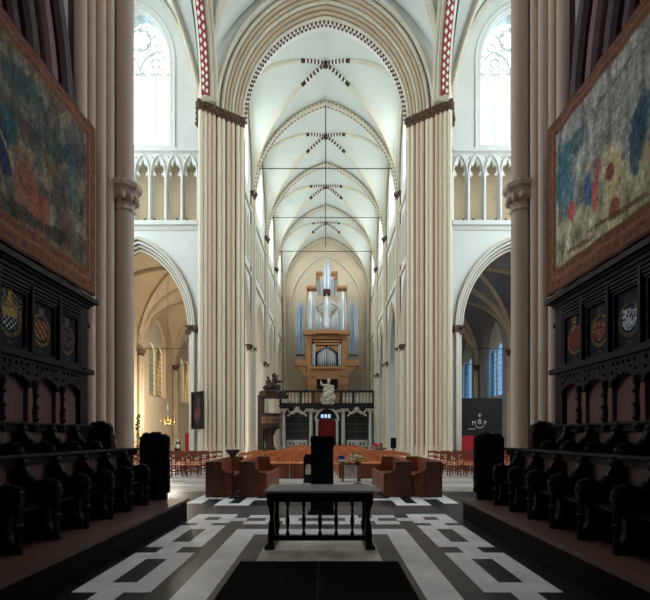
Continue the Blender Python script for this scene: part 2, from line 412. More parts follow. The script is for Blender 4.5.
# crossing and transept vaults
vault('ceiling_crossing', -6.95, 6.95, 10.4, 24.1, 19.5, 8.6)
diag_ribs(-6.9, 6.9, 10.4, 24.0, 19.5, 8.5, .17, 0.12)
vault('ceiling_choir', -4.9, 4.9, -6.4, 9.9, 19.5, 7.5, M_choirwall)
for s in (-1, 1):
    vault('ceiling_transept_'+side(s), *sorted((s*7.1, s*14.3)), 10.4, 24.7, 19.5, 8.3)
    diag_ribs(*sorted((s*7.1, s*14.3)), 10.4, 24.6, 19.5, 8.2, .12, 0.1)
    b = MB()
    arch_sweep(b, s*10.7, 3.45, 19.5, 8.1, 24.5, .09, 0, 20)
    struct(b.build('trim_wall_arch', M_rib))
    b = MB().box(s*14.3, s*16, 10, 24.7, 27, 27.5); struct(b.build('ceiling_transept_end_'+side(s), M_vault))
    # painted arch at the side of the crossing
    b = MB()
    for k, (dx, r) in enumerate(((0, .2), (.28, .16), (.5, .13), (-.26, .14))):
        arch_sweep(b, 17.2, 6.15+.12*k, 20.0, 8.0+.1*k, 0, r, 0, 20, 'y', s*(6.5-dx))
    pts = arch(17.2, 6.0, 20.0, 7.5, 110)
    P = [(s*6.46, y, z) for y, z in pts]
    for (da, db, w_) in ((0, 0, .15),):
        b.sweep(P, [(-.2, -.05), (.2, -.05), (.2, .05), (-.2, .05)], (1, 0, 0), 1)
    # white lozenges painted along the red band
    for i in range(2, len(P)-2):
        p = Vector(P[i]); q = Vector(P[i+1]); tt = (q-p).normalized(); nn = Vector((0, -tt.z, tt.y))
        if i % 2 == 0:
            for dx in ((-.1,) if i % 4 == 0 else (.1,)):
                c = p+Vector((dx, 0, 0))
                sg = 1 if (Vector((0, 17.2, 19))-c).dot(nn) > 0 else -1
                c = c+nn*sg*.06; L_ = .11
                b.add([c-tt*L_*1.3, c+Vector((.09, 0, 0)), c+tt*L_*1.3, c-Vector((.09, 0, 0)), c-nn*sg*.02], [(0, 1, 2, 3), (0, 1, 4), (1, 2, 4), (2, 3, 4), (3, 0, 4)], 2)
    struct(b.build('trim_crossing_side_arch', [M_rib, M_red, M_white]))
b = MB().box(-18, 18, -7, 25.6, 28.6, 29); b.box(-7, 7, 25.5, 55, 28.6, 29); struct(b.build('ceiling_roof', M_roof))

# crossing arch towards the nave (deep moulded orders)
b = MB()
XC = .12
def carch(b, half, spring, rise, y, r, mi, n=26, c=XC):
    b.tube([(x, y, z) for x, z in arch(0, half, spring, rise, n, c)], r, (0, 1, 0), 8, mi)
for k in range(7):
    half = 4.84+.165*k; y = 25.05-.11*k; r = .1
    carch(b, half, 19.95, 6.0+.2*k, y, r, 0 if k in (0, 3, 6) else 1)
    carch(b, half+.082, 19.95, 6.0+.2*k+.1, y+.0, .05, 2)
carch(b, 6.12, 19.95, 7.5, 24.2, .11, 0)
struct(b.build('trim_crossing_arch', [M_rib, M_tan, mat('brown_joint_line', (156, 128, 102), .8, .1, 1)], smooth=True))
b = MB(); carch(b, 4.72, 19.95, 5.87, 25.15, .07, lambda i: 1 if i % 2 else 2, 62)
carch(b, 4.66, 19.95, 5.8, 25.3, .06, lambda i: 2 if i % 2 else 1, 62)
struct(b.build('trim_checkered_arch', [M_rib, mat('brick_brown_paint', (96, 50, 48), .8, .1, 3), M_white]))
b = MB(); b.plate([(-7, 19.9), (-6.02, 19.9)]+arch(0, 6.02, 19.95, 7.4, 16, XC)[1:-1]+[(6.02, 19.9), (7, 19.9), (7, 28.7), (-7, 28.7)], [], lambda x, z: (x, 24.28, z), (0, .9, 0)); struct(b.build('wall_crossing_lunette', M_wall))
# wall over the crossing arch
b = MB(); b.plate([(-8, 19.4), (-4.86, 19.4)]+arch(0, 4.86, 19.9, 6.1, 16, XC)[1:-1]+[(4.86, 19.4), (8, 19.4), (8, 28.7), (-8, 28.7)], [], lambda x, z: (x, 25.4, z), (0, .5, 0))
struct(b.build('wall_over_crossing_arch', M_wall))

PQ = (0, .96, 2.14, 3.1, 4.28, 5.2, 6.36, 7.3, 8.2, 9.1)
M_pier2 = mat('warm_pier_stone', (216, 193, 168), .75, .02, .7, stretch=(1, 1, .12))
for s in (-1, 1):      # clustered crossing piers
    t = thing('clustered_pier', f'huge cream clustered crossing pier on the {side(s)} of the nave opening', 'pillar', (s*5.8, 25, 0))
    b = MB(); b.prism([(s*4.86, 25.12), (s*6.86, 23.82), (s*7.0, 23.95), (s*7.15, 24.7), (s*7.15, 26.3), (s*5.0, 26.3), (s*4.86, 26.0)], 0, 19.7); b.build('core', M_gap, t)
    for k, q in enumerate(PQ):
        x = 4.84+.222*q; y = 25.0-.146*q; r = .124
        b = MB().lathe(s*x, y, [(r*1.25, .0), (r*1.25, .9), (r*1.1, 1.05), (r, 1.15), (r, 19.6)], 12); b.build('shaft', M_pier if k in (0, 1, 4, 5, 8, 9) else M_pier2, t, True)
    b = MB()
    for k in range(24):
        x = 4.76+2.16*k/23; y = 25.0-1.4*k/23
        b.blob((s*x, y, 19.82+.04*math.sin(k*2)), (.16, .16, .15), 0, 7, 5, .25)
        b.blob((s*x, y-.03, 19.58), (.11, .11, .13), 0, 6, 4, .3)
    b.tube([(s*4.68, 25.05, 20.02), (s*7.0, 23.55, 20.02)], .1, (0, 0, 1), 6)
    for k in range(5): b.blob((s*(6.98+.05*k), 23.6+.14*k, 19.8-.17*k), (.13, .13, .17), 0, 7, 5, .3)
    b.build('capital_band', M_capital, t)
    b = MB(); b.prism([(s*4.68, 25.0), (s*6.85, 23.5), (s*7.2, 23.7), (s*7.2, 26.4), (s*4.68, 26.4)], 0, .5); b.build('plinth', M_pier, t)

# ---------------- nave walls
for s in (-1, 1):
    holes = []
    for k in range(4):
        c = (YB[k]+YB[k+1])/2+(.2 if k == 0 else 0); hw = 2.45 if k else 2.3
        holes.append(opening(c, hw, .0005, 7.9, 4.6, 10))
        for j in range(5): holes.append(opening(c+(j-2)*.95, .36, 14.0, 16.9, .7, 5))
        holes.append(opening(c, 1.7, 19.4, 22.3, 2.8, 8))
    b = MB(); b.plate([(25.9, -.01), (53.9, -.01), (53.9, 28.6), (25.9, 28.6)], holes, lambda y, z: (s*5.5, y, z), (s*.9, 0, 0))
    struct(b.build('wall_nave_'+side(s), M_wall))
    b = MB()
    for k in range(4):
        c = (YB[k]+YB[k+1])/2+(.2 if k == 0 else 0); hw = 2.45 if k else 2.3
        for d in (0, .2, .4):
            b.tube([(s*(5.46+d*.4), y, z) for y, z in opening(c, hw+.16-d, 8.0, 8.0, 4.7-d, 10)], .1, (1, 0, 0), 6, 0)
        b.box(s*5.36, s*5.52, c-3.3, c+3.3, 13.2, 13.4); b.box(s*5.36, s*5.52, c-3.3, c+3.3, 17.9, 18.1)
        for j in range(6): b.cyl(s*5.42, c+(j-2.5)*.95, 13.9, 16.9, .06, 6)
        b.plate(opening(c, 1.7, 19.4, 22.3, 2.8, 8), [opening(c+dd, .45, 19.5, 21.9, .7, 5) for dd in (-1.1, 0, 1.1)]+[circle(c, 23.6, .5)], lambda y, z: (s*5.95, y, z), (s*.15, 0, 0))
    struct(b.build('trim_nave_wall_'+side(s), M_stone))
    b = MB()
    for k in range(4):
        c = (YB[k]+YB[k+1])/2+(.2 if k == 0 else 0)
        b.plate(opening(c, 1.7, 19.4, 22.3, 2.8, 8), [], lambda y, z: (s*6.12, y, z), (s*.02, 0, 0))
    struct(b.build('window_clerestory_'+side(s), G_clear))
    for k in range(1, 4):
        y = YB[k]
        t = bpy.data.objects.new('pillar_nave', None); COL.objects.link(t); t.location = (s*5.6, y, 0); t['kind'] = 'structure'
        for dx, dy, r in ((5.28, 0, .14), (5.4, -.24, .1), (5.4, .24, .1)):
            b = MB().lathe(s*dx, y+dy, [(r*1.6, 0), (r*1.6, .8), (r, 1.0), (r, 19.1)], 10); b.build('shaft', M_stone, t, True)
        for dx, dy in ((5.36, -.13), (5.36, .13), (5.46, -.36), (5.46, .36), (5.46, -.79), (5.46, .79)):
            b = MB().box(s*dx, s*5.5, y+dy-.03, y+dy+.03, 0, 19.0 if abs(dy) < .5 else 7.8); b.build('gap_shade_strip', M_gap, t)  # added dark strips paint the shaded gaps beside the shafts
        for dy in (-.62, .62, -.95, .95):
            b = MB().lathe(s*5.5, y+dy, [(.2, 0), (.2, .8), (.13, 1.0), (.13, 7.8)], 10); b.build('shaft', M_pier, t, True)
        b = MB(); capital(b, s*5.28, y, 19.0, 19.5, .14, .26, 0, 10)
        for dy in (-.26, .26): capital(b, s*5.4, y+dy, 19.1, 19.5, .1, .2, 0, 8)
        b.build('upper_capital', M_capital, t)
        b = MB()
        for dy in (-.95, -.62, .62, .95): capital(b, s*5.5, y+dy, 7.7, 8.15, .13, .24, 0, 8)
        for dy in (0,): capital(b, s*5.3, y+dy, 7.8, 8.1, .14, .2, 0, 8)
        b.build('arcade_capital', M_capital, t)

# ---------------- transept west walls with window, triforium and aisle arch
def tracery_holes(c, hw, z0, spring, rise):
    H = []; q = hw/2
    for dx in (-1.5*hw/2, -.5*hw/2, .5*hw/2, 1.5*hw/2):
        H.append(opening(c+dx, hw/4-.035, z0+.1, spring-.5, .75, 5))
    for dx in (-hw/2, hw/2): H.append([(c+dx+.36*math.cos(a), spring+.72+.42*math.sin(a)) for a in [2*PI*i/4+PI/2 for i in range(4)]])
    H.append(circle(c, spring+1.1, .2, 8)); H.append(circle(c, spring+rise-1.15, .5, 12))
    for sx in (-1, 1):
        H.append(circle(c+sx*hw*.43, spring+1.5, .31, 10)); H.append(circle(c+sx*hw*.8, spring+.45, .17, 8)); H.append(circle(c+sx*hw*.13, spring+.42, .2, 8))
        H.append(circle(c+sx*hw*.24, spring+rise-.98, .13, 8))
    return H
wn = 0
for s in (-1, 1):
    cx = s*10.7; win = opening(cx, 1.8, 18.2, 23.0, 3.1, 12); aw = opening(cx, 3.05, .0005, 7.7, 4.95, 14)
    ta, tb = s*7.24, s*14.6; tri = [[(min(ta, tb), 13.85), (min(ta, tb), 17.75), (max(ta, tb), 17.75), (max(ta, tb), 13.85)]]
    xx = sorted((s*7.2, s*16.2)); b = MB()
    b.plate([(xx[0], -.01), (xx[1], -.01), (xx[1], 28.6), (xx[0], 28.6)], [win, aw]+tri, lambda x, z: (x, 24.6, z), (0, .9, 0))
    struct(b.build('wall_transept_'+side(s), M_wall))
    b = MB().box(cx-3.6, cx+3.6, 25.55, 25.7, 13.5, 18); struct(b.build('wall_triforium_back_'+side(s), M_aisle))
    # triforium arcade
    t = thing('triforium_arcade', f'white trefoil-arched gallery arcade below the {side(s)} transept window', 'arcade', (cx, 24.5, 13.8))
    n = 8; wd = .92; tx0 = min(ta, tb)
    for k in range(n):
        c = tx0+wd*(k+.5); b = MB(); hw = wd/2-.13
        hole = [(c-hw, 13.9)]+[(c-hw, 16.5)]+[(c-hw*.45, 16.55), (c-hw*.95, 16.85), (c-hw*.75, 17.12), (c-hw*.35, 17.1), (c, 17.5), (c+hw*.35, 17.1), (c+hw*.75, 17.12), (c+hw*.95, 16.85), (c+hw*.45, 16.55)]+[(c+hw, 16.5), (c+hw, 13.9)]
        b.plate([(c-wd/2, 13.86), (c+wd/2, 13.86), (c+wd/2, 17.85), (c-wd/2, 17.85)], [hole, circle(c-wd/2+.1, 17.55, .05, 6)], lambda x, z: (x, 24.62, z), (0, .2, 0))
        b.tube([(x, 24.56, z) for x, z in arch(c, wd/2-.04, 16.5, 1.15, 7)], .04, (0, 1, 0), 6)
        b.cyl(c-wd/2, 24.55, 13.9, 16.5, .085, 8)
        b.blob((c-wd/2, 24.55, 16.52), .09, 0, 7, 4)
        b.build('arch_bay', M_wall, t)
    b = MB().box(tx0, tx0+7.36, 24.4, 24.62, 17.8, 17.98); b.box(tx0, tx0+7.36, 24.4, 24.62, 13.62, 13.86); b.build('string_course', M_wall, t)
    for k in range(n): MB().blob((tx0+wd*(k+.5+.2*((-1)**k)), 24.5, 13.93), .07, 0, 7, 5).build('ledge_lamp', M_iron, t)
    # window tracery, glass
    t = struct(bpy.data.objects.new(f'window_{1 if s < 0 else 2}', None)); COL.objects.link(t); t.location = (cx, 24.9, 18.2)
    b = MB(); WY = 24.85
    T = lambda pts, r=.045: b.tube([(x, WY, z) for x, z in pts], r, (0, 1, 0), 6)
    T(win, .09)
    for dx in (-.9, 0, .9): T([(cx+dx, 18.2), (cx+dx, 22.5)], .05)
    for dx in (-1.35, -.45, .45, 1.35):
        T(arch(cx+dx, .45, 22.2, .6, 5)); 
        for q in (-1, 1): b.blob((cx+dx+q*.24, WY, 22.45), (.12, .06, .12), 0, 7, 5)
    for dx in (-.9, .9):
        T(arch(cx+dx, .9, 22.5, 1.25, 7), .055); T(circle(cx+dx, 23.1, .27, 12)+[circle(cx+dx, 23.1, .27, 12)[0]])
        for q in range(4): b.blob((cx+dx+.25*math.cos(q*PI/2+.78), WY, 23.1+.25*math.sin(q*PI/2+.78)), (.09, .05, .09), 0, 7, 5)
    cc = circle(cx, 24.45, .62, 16); T(cc+[cc[0]], .06)
    for q in range(6): a_ = q*PI/3+.5; b.blob((cx+.56*math.cos(a_), WY, 24.45+.56*math.sin(a_)), (.15, .06, .15), 0, 7, 5)
    for q in (-1, 1):
        c2 = circle(cx+q*.62, 23.72, .2, 10); T(c2+[c2[0]]); c3 = circle(cx+q*1.12, 24.0, .22, 10); T(c3+[c3[0]])
        T([(cx+q*.45, 25.0), (cx+q*.2, 25.5), (cx, 25.1)]); T([(cx+q*.6, 24.5), (cx+q*.95, 24.75)]); T([(cx+q*1.3, 23.3), (cx+q*1.7, 23.6)])
    struct(b.build('window_tracery', M_wall, t))
    b = MB(); b.plate(win, [], lambda x, z: (x, 25.0, z), (0, .02, 0)); struct(b.build('window_pane', G_clear, t))
    b = MB().box(cx-2.15, cx+2.15, 24.5, 24.62, 18.0, 18.2); struct(b.build('window_sill', M_wall, t))
    b = MB(); b.tube([(x, 24.58, z) for x, z in opening(cx, 2.1, 18.2, 23.0, 3.35, 12)], .06, (0, 1, 0), 6); struct(b.build('window_hood', M_wall, t))
    # aisle arch mouldings and capitals
    b = MB()
    for k in range(4):
        d = .16*k
        b.tube([(x, 24.52+.17*k, z) for x, z in arch(cx, 3.25-d, 7.75, 5.15-d, 16)], .09, (0, 1, 0), 8, 0)
        if k < 3: b.tube([(x, 24.56+.17*k, z) for x, z in arch(cx, 3.17-d, 7.75, 5.06-d, 16)], .045, (0, 1, 0), 6, 1)
    for dx in (-1, 1):
        for k in range(4): b.cyl(cx+dx*(3.22-.13*k), 24.54+.18*k, 0, 7.5, .085, 8, 0)
    struct(b.build('trim_aisle_arch_'+side(s), [M_stone, M_gap], smooth=True))
    b = MB()
    for dx in (-1, 1):
        for k in range(7): b.blob((cx+dx*(3.36-.12*k), 24.45+.12*k, 7.68), (.16, .16, .2), 0, 7, 5, .25)
        b.box(cx+dx*3.4, cx+dx*2.75, 24.4, 25.3, 7.8, 7.9)
    struct(b.build('trim_aisle_arch_capital', M_capital))
    b = MB()
    b.box(cx-3.3, cx+3.3, 24.55, 24.62, 13.35, 13.42)
    struct(b.build('trim_string_course', M_stone))
    # closing walls of the transept
    b = MB(); b.plate([(9.6, 0), (25, 0), (25, 28.6), (9.6, 28.6)], [opening(17.3, 4.4, 7, 19, 5.5, 8)], lambda y, z: (s*16, y, z), (s*.4, 0, 0)); struct(b.build('wall_transept_end_'+side(s), M_wall))
    b = MB(); b.plate(opening(17.3, 4.4, 7, 19, 5.5, 8), [], lambda y, z: (s*16.2, y, z), (s*.02, 0, 0)); struct(b.build(f'window_{3 if s < 0 else 4}', G_clear))
    b = MB().box(s*7.1, s*16.2, 9.5, 9.9, 0, 28.6); struct(b.build('wall_transept_east_'+side(s), M_wall))
    # ---- aisle
    holes = [opening((YB[k]+YB[k+1])/2, 1.7, 4.8, 8.6, 2.5, 7) for k in range(4)]
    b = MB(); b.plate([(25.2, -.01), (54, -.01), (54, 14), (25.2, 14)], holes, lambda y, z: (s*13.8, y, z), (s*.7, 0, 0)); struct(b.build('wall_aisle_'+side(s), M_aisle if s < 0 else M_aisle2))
    b = MB()
    for k in range(4):
        c = (YB[k]+YB[k+1])/2
        b.plate(opening(c, 1.7, 4.8, 8.6, 2.5, 7), [opening(c-.82, .72, 4.9, 8.2, .9, 5), opening(c+.82, .72, 4.9, 8.2, .9, 5)], lambda y, z: (s*14.0, y, z), (s*.12, 0, 0), 0)
        for q in range(10): b.box(s*14.03, s*14.07, c-1.65, c+1.65, 4.9+.4*q, 4.925+.4*q, 1)
    struct(b.build('window_aisle_tracery_'+side(s), [M_stone, M_iron]))
    b = MB()
    for k in range(4): b.plate(opening((YB[k]+YB[k+1])/2, 1.7, 4.8, 8.6, 2.5, 7), [], lambda y, z: (s*14.2, y, z), (s*.02, 0, 0))
    struct(b.build('window_aisle_'+side(s), G_warm if s < 0 else G_blue))
    for k in range(4):
        a, c = sorted((s*6.1, s*13.8)); ys = (25.4 if k == 0 else YB[k])
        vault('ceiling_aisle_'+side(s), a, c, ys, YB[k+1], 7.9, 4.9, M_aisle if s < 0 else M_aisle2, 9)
        diag_ribs(a, c, ys, YB[k+1], 7.9, 4.85, .14, 0, [M_tan, M_gap, M_tan], .25)
        if k:
            b = MB(); arch_sweep(b, (a+c)/2, (c-a)/2, 7.9, 4.8, YB[k], .26, 0, 16); struct(b.build('trim_aisle_transverse_arch', M_tan))
            t = bpy.data.objects.new('pillar_aisle', None); COL.objects.link(t); t.location = (s*13.6, YB[k], 0); t['kind'] = 'structure'
            for dy in (-.2, 0, .2):
                bb = MB().lathe(s*(13.62-.1*(dy == 0)), YB[k]+dy, [(.2, 0), (.2, .8), (.12, .95), (.12, 7.6)], 8); bb.build('shaft', M_tan, t, True)
            bb = MB(); 
            for dy in (-.2, 0, .2): capital(bb, s*(13.62-.1*(dy == 0)), YB[k]+dy, 7.5, 7.95, .12, .24, 0, 8)
            bb.build('capital', M_capital, t)
            tag(MB().tube([(s*6.2, YB[k], 8.05), (s*13.7, YB[k], 8.05)], .025, (0, 0, 1), 6).build('tie_rod', M_iron), f'thin iron tie rod crossing the {side(s)} aisle at its {ORD[k]} transverse arch', 'tie rod')
    b = MB().box(s*5.4, s*14.5, 53.4, 54, 0, 14); struct(b.build('wall_aisle_end_'+side(s), M_aisle))
    b = MB().box(s*6.0, s*14.6, 25.3, 54, 13.3, 13.6); struct(b.build('ceiling_aisle_roof_'+side(s), M_roof))
# ---------------- end wall of the nave
b = MB().box(-6.5, 6.5, 53.5, 54.1, 0, 28.6); struct(b.build('wall_west', M_tan if False else mat('warm_west_plaster', (208, 192, 168), .8, .06, .4)))
b = MB(); arch_sweep(b, 0, 4.6, 17.0, 7.0, 53.4, .12, 0, 20)
for s in (-1, 1): b.cyl(s*4.6, 53.4, 0, 17, .12, 8); b.cyl(s*5.2, 53.3, 0, 19.3, .16, 8)
struct(b.build('trim_west_wall_arch', M_rib))

for k, y in enumerate((31.75, 38.9, 46.0)):
    tag(MB().tube([(-5.45, y, 21.35), (5.45, y, 21.35)], .035, (0, 0, 1), 6).build('tie_rod', M_iron), f'{("nearest", "middle", "farthest")[k]} thin iron tie rod spanning the high nave vault', 'tie rod')
tag(MB().tube([(0, 31.75, 26.1), (0, 31.75, 15.6)], .03, (1, 0, 0), 6).build('hanging_cord', M_iron), 'long dark cord hanging down the middle of the nave in front of the organ', 'cord')

# ================================================================== ROOD SCREEN
SX = .1; SY = 49.0
t = thing('rood_screen', 'black and white marble rood screen with balustrade closing the far end of the nave', 'screen', (SX, SY+.8, 0))
b = MB()
sh = [opening(SX, 1.12, .0005, 3.55, 1.25, 8)]+[[(SX+d*3.45-1.25, .25), (SX+d*3.45-1.25, 4.35), (SX+d*3.45+1.25, 4.35), (SX+d*3.45+1.25, .25)] for d in (-1, 1)]
b.plate([(SX-5.3, -.01), (SX+5.3, -.01), (SX+5.3, 4.9), (SX-5.3, 4.9)], sh, lambda x, z: (x, SY+.25, z), (0, .5, 0)); b.build('wall_panel', M_blackm, t)
b = MB().box(SX-5.4, SX+5.4, SY-.1, SY+2.2, 4.7, 4.98); b.box(SX-5.5, SX+5.5, SY-.25, SY+2.2, 4.98, 5.15); b.build('entablature', M_blackm, t)
b = MB().box(SX-5.4, SX+5.4, SY-.15, SY+.15, 5.15, 5.35); b.box(SX-5.4, SX+5.4, SY-.2, SY+.2, 6.55, 6.78)
for x in (-5.3, -3.0, -1.55, 1.55, 3.0, 5.3): b.box(SX+x-.12, SX+x+.12, SY-.15, SY+.15, 5.3, 6.6)
b.build('balustrade_rail', M_blackm, t)
for k in range(27):
    x = SX-5.05+k*.3885
    if abs(x-SX) < 1.6: continue
    MB().lathe(x, SY, [(.13, 5.35), (.08, 5.45), (.15, 5.75), (.08, 6.1), (.11, 6.5), (.13, 6.56)], 8).build('baluster', M_white, t, True)
for k, x in enumerate((-4.95, -1.85, 1.85, 4.95)):
    b = MB().lathe(SX+x, SY, [(.32, .0), (.32, .35), (.25, .45), (.22, .6), (.23, 2.2), (.19, 4.0), (.18, 4.05)], 14); c = b.build('column', M_greym, t, True)
    b = MB(); capital(b, SX+x, SY, 4.05, 4.6, .18, .32, 0, 12)
    for q in range(8): b.blob((SX+x+.27*math.cos(q*PI/4), SY+.27*math.sin(q*PI/4), 4.4), .09, 0, 6, 4)
    b.box(SX+x-.36, SX+x+.36, SY-.36, SY+.36, 4.58, 4.7); b.build('capital', M_smarble, c)
b = MB(); b.tube([(x, SY+.1, z) for x, z in arch(SX, 1.28, 3.5, 1.4, 12)], .15, (0, 1, 0), 8)
for d in (-1, 1): b.box(SX+d*1.15-.13, SX+d*1.15+.13, SY, SY+.3, 0, 3.3); b.box(SX+d*1.15-.22, SX+d*1.15+.22, SY-.1, SY+.35, 3.3, 3.52)
b.build('archivolt', M_greym, t)
for d in (-1, 1):      # carved swags over the side bays
    b = MB(); cx = SX+d*3.4
    for q in range(14):
        a = q/13; x = cx-1.1+2.2*a; b.blob((x, SY-.05, 4.55-.5*abs(math.sin(a*2*PI))+.1), (.14, .12, .12), 0, 7, 5, .2)
    b.blob((cx, SY-.1, 4.6), (.32, .15, .34), 0, 8, 6, .2)
    for q in (-1, 1): b.bar((cx+q*.3, SY-.1, 4.5), (cx+q*1.0, SY-.1, 3.95), .1); b.blob((cx+q*1.0, SY-.1, 3.95), .15, 0, 7, 5, .2)
    b.build('carved_swag', M_smarble, t)
    b = MB(); cx = SX+d*1.5
    for q in range(5): b.blob((SX+d*(1.2+.25*q), SY-.05, 4.5-.1*(q % 2)), (.16, .12, .13), 0, 7, 5, .2)
    b.build('carved_ornament', M_smarble, t)
    g = MB(); cx = SX+d*3.45
    for q in range(13): g.bar((cx-1.2+.2*q, SY+.5, .25), (cx-1.2+.2*q, SY+.5, 4.35), .018)
    for z in (1.3, 2.1, 3.0, 3.9): g.bar((cx-1.25, SY+.5, z), (cx+1.25, SY+.5, z), .025)
    g.build('grille', mat('dull_pewter', (120, 122, 126), .5, .1, 5), t)
    g = MB(); g.plate([(cx-1.2, .3), (cx+1.2, .3), (cx+1.2, 1.15), (cx-1.2, 1.15)], [circle(cx+.4*q, .72, .13, 8) for q in (-2, -1, 1, 2)], lambda x, z: (x, SY+.42, z), (0, .05, 0))
    g.lathe(cx, SY+.4, [(.05, .72), (.05, .74)], 8); g.blob((cx, SY+.4, .75), (.25, .05, .25), 0, 8, 5); g.build('gate_relief', M_greym, t)
b = MB().box(SX-1.1, SX+1.1, SY+.6, SY+.66, 1.2, 3.5); tag(b.build('door_curtain', M_curtain), 'crimson curtain hanging in the central arch of the rood screen', 'curtain')
b = MB(); b.plate(arch(SX, 1.1, 3.62, 1.12, 8), [[(SX-.55+.4*q-.15, 3.7), (SX-.55+.4*q-.15, 4.1), (SX-.55+.4*q+.15, 4.1), (SX-.55+.4*q+.15, 3.7)] for q in range(3)], lambda x, z: (x, SY+.6, z), (0, .04, 0)); b.build('fanlight_bars', M_iron, t)
m = bpy.data.materials.new('lit_window_glass'); m.use_nodes = True; e = m.node_tree.nodes['Principled BSDF']; e.inputs['Emission Color'].default_value = (.6, .78, 1, 1); e.inputs['Emission Strength'].default_value = .8; e.inputs['Base Color'].default_value = (.4, .5, .6, 1)
b = MB(); b.plate(arch(SX, 1.05, 3.62, 1.05, 8), [], lambda x, z: (x, SY+.68, z), (0, .02, 0)); b.build('lit_fanlight', m, t)
b = MB().box(SX-5.3, SX+5.3, SY+2.0, SY+2.2, -.01, 4.7); b.build('rear_panel', M_blackm, t)
# statue
t = thing('marble_statue', 'white marble seated figure with raised arm above the rood screen arch', 'statue', (SX+.1, SY-.05, 5.15))
def fig(b, P, mi=0):
    for c, r in P: b.blob(c, r, mi, 10, 8)
x0, y0 = SX+.1, SY-.05
b = MB(); fig(b, [((x0, y0, 5.75), (.75, .4, .45)), ((x0-.25, y0-.1, 6.15), (.5, .4, .4)), ((x0+.25, y0, 6.5), (.5, .35, .45)), ((x0+.1, y0, 7.0), (.4, .28, .5)),
    ((x0-.15, y0, 7.3), (.35, .25, .25)), ((x0+.45, y0, 7.2), (.3, .25, .2)), ((x0+.55, y0-.1, 6.8), (.2, .2, .35)), ((x0-.35, y0-.1, 6.8), (.25, .2, .3)), ((x0+.1, y0, 7.5), (.12, .12, .2)),
    ((x0-.55, y0, 7.4), (.2, .14, .14)), ((x0-.75, y0, 7.6), (.14, .12, .2)), ((x0-.8, y0, 7.85), (.09, .09, .15)), ((x0+.6, y0, 5.9), (.35, .3, .5)), ((x0-.6, y0, 5.7), (.35, .3, .4)), ((x0, y0, 5.3), (.85, .3, .2)), ((x0-.1, y0-.2, 5.6), (.12, .2, .5)), ((x0+.3, y0-.25, 5.7), (.1, .2, .5))])
o = b.build('body', M_smarble, t); md = o.modifiers.new('r', 'REMESH'); md.mode = 'VOXEL'; md.voxel_size = .05
b = MB(); fig(b, [((x0+.1, y0-.05, 7.85), (.19, .21, .26)), ((x0+.1, y0-.2, 7.68), (.12, .12, .18)), ((x0+.1, y0-.26, 7.85), (.04, .05, .07)), ((x0+.1, y0+.05, 7.93), (.22, .2, .22))]); o = b.build('head', M_smarble, t); md = o.modifiers.new('r', 'REMESH'); md.mode = 'VOXEL'; md.voxel_size = .03

# ================================================================== ORGAN
OY = 50.6; K = 430/50.6
def ox(px): return (px-327)/K+.1
def oz(py): return 1.6+(436-py)/K
t = thing('pipe_organ', 'tall pipe organ in honey oak with silvery pipe towers above the rood screen', 'organ', (0, OY+.5, 5.15))
def obox(name, x0, x1, y0, y1, d0=0, d1=1.2, m=M_organ): MB().box(ox(x0), ox(x1), OY+d0, OY+d1, oz(y0), oz(y1)).build(name, m, t)
def pipe(px, ytop, ybot, r, d=0, m=M_pipe, point=.6, foot=.5):
    z1, z0 = oz(ytop), oz(ybot); b = MB()
    b.lathe(ox(px), OY+d, [(r*.3, z0), (r, z0+foot), (r, z1-point), (r*.12, z1)], 8, 0); return b.build('pipe', m, t, True)
# lower case
MB().plate([(ox(306), oz(390)), (ox(347), oz(390)), (ox(347), oz(332)), (ox(306), oz(332))], [[(ox(311.5), oz(368)), (ox(342), oz(368)), (ox(342), oz(339)), (ox(311.5), oz(339))], [(ox(316.5), oz(389.5)), (ox(338), oz(389.5)), (ox(338), oz(379)), (ox(316.5), oz(379))]],
   lambda x, z: (x, OY, z), (0, .3, 0)).build('lower_case', M_organ, t)
obox('case_back', 306, 347, 390, 332, 1.2, 1.5, M_organd); obox('case_post', 325.8, 327.8, 332, 275, 1.0, 1.3)
obox('case_ledge', 304, 349.5, 334.5, 331, -.35, .3); obox('case_ledge', 316, 338, 334.5, 331, -.6, .0)
for (a, c) in ((304, 315), (338.5, 349)): obox('tower_foot', a, c, 335.5, 331.5, -.6, .2)
obox('window_ledge', 311, 343, 369, 366.5, -.25, .3)
obox('window_head', 315, 339, 345, 343, -.05, .3); obox('window_head', 313, 341, 342, 340.5, -.05, .3)
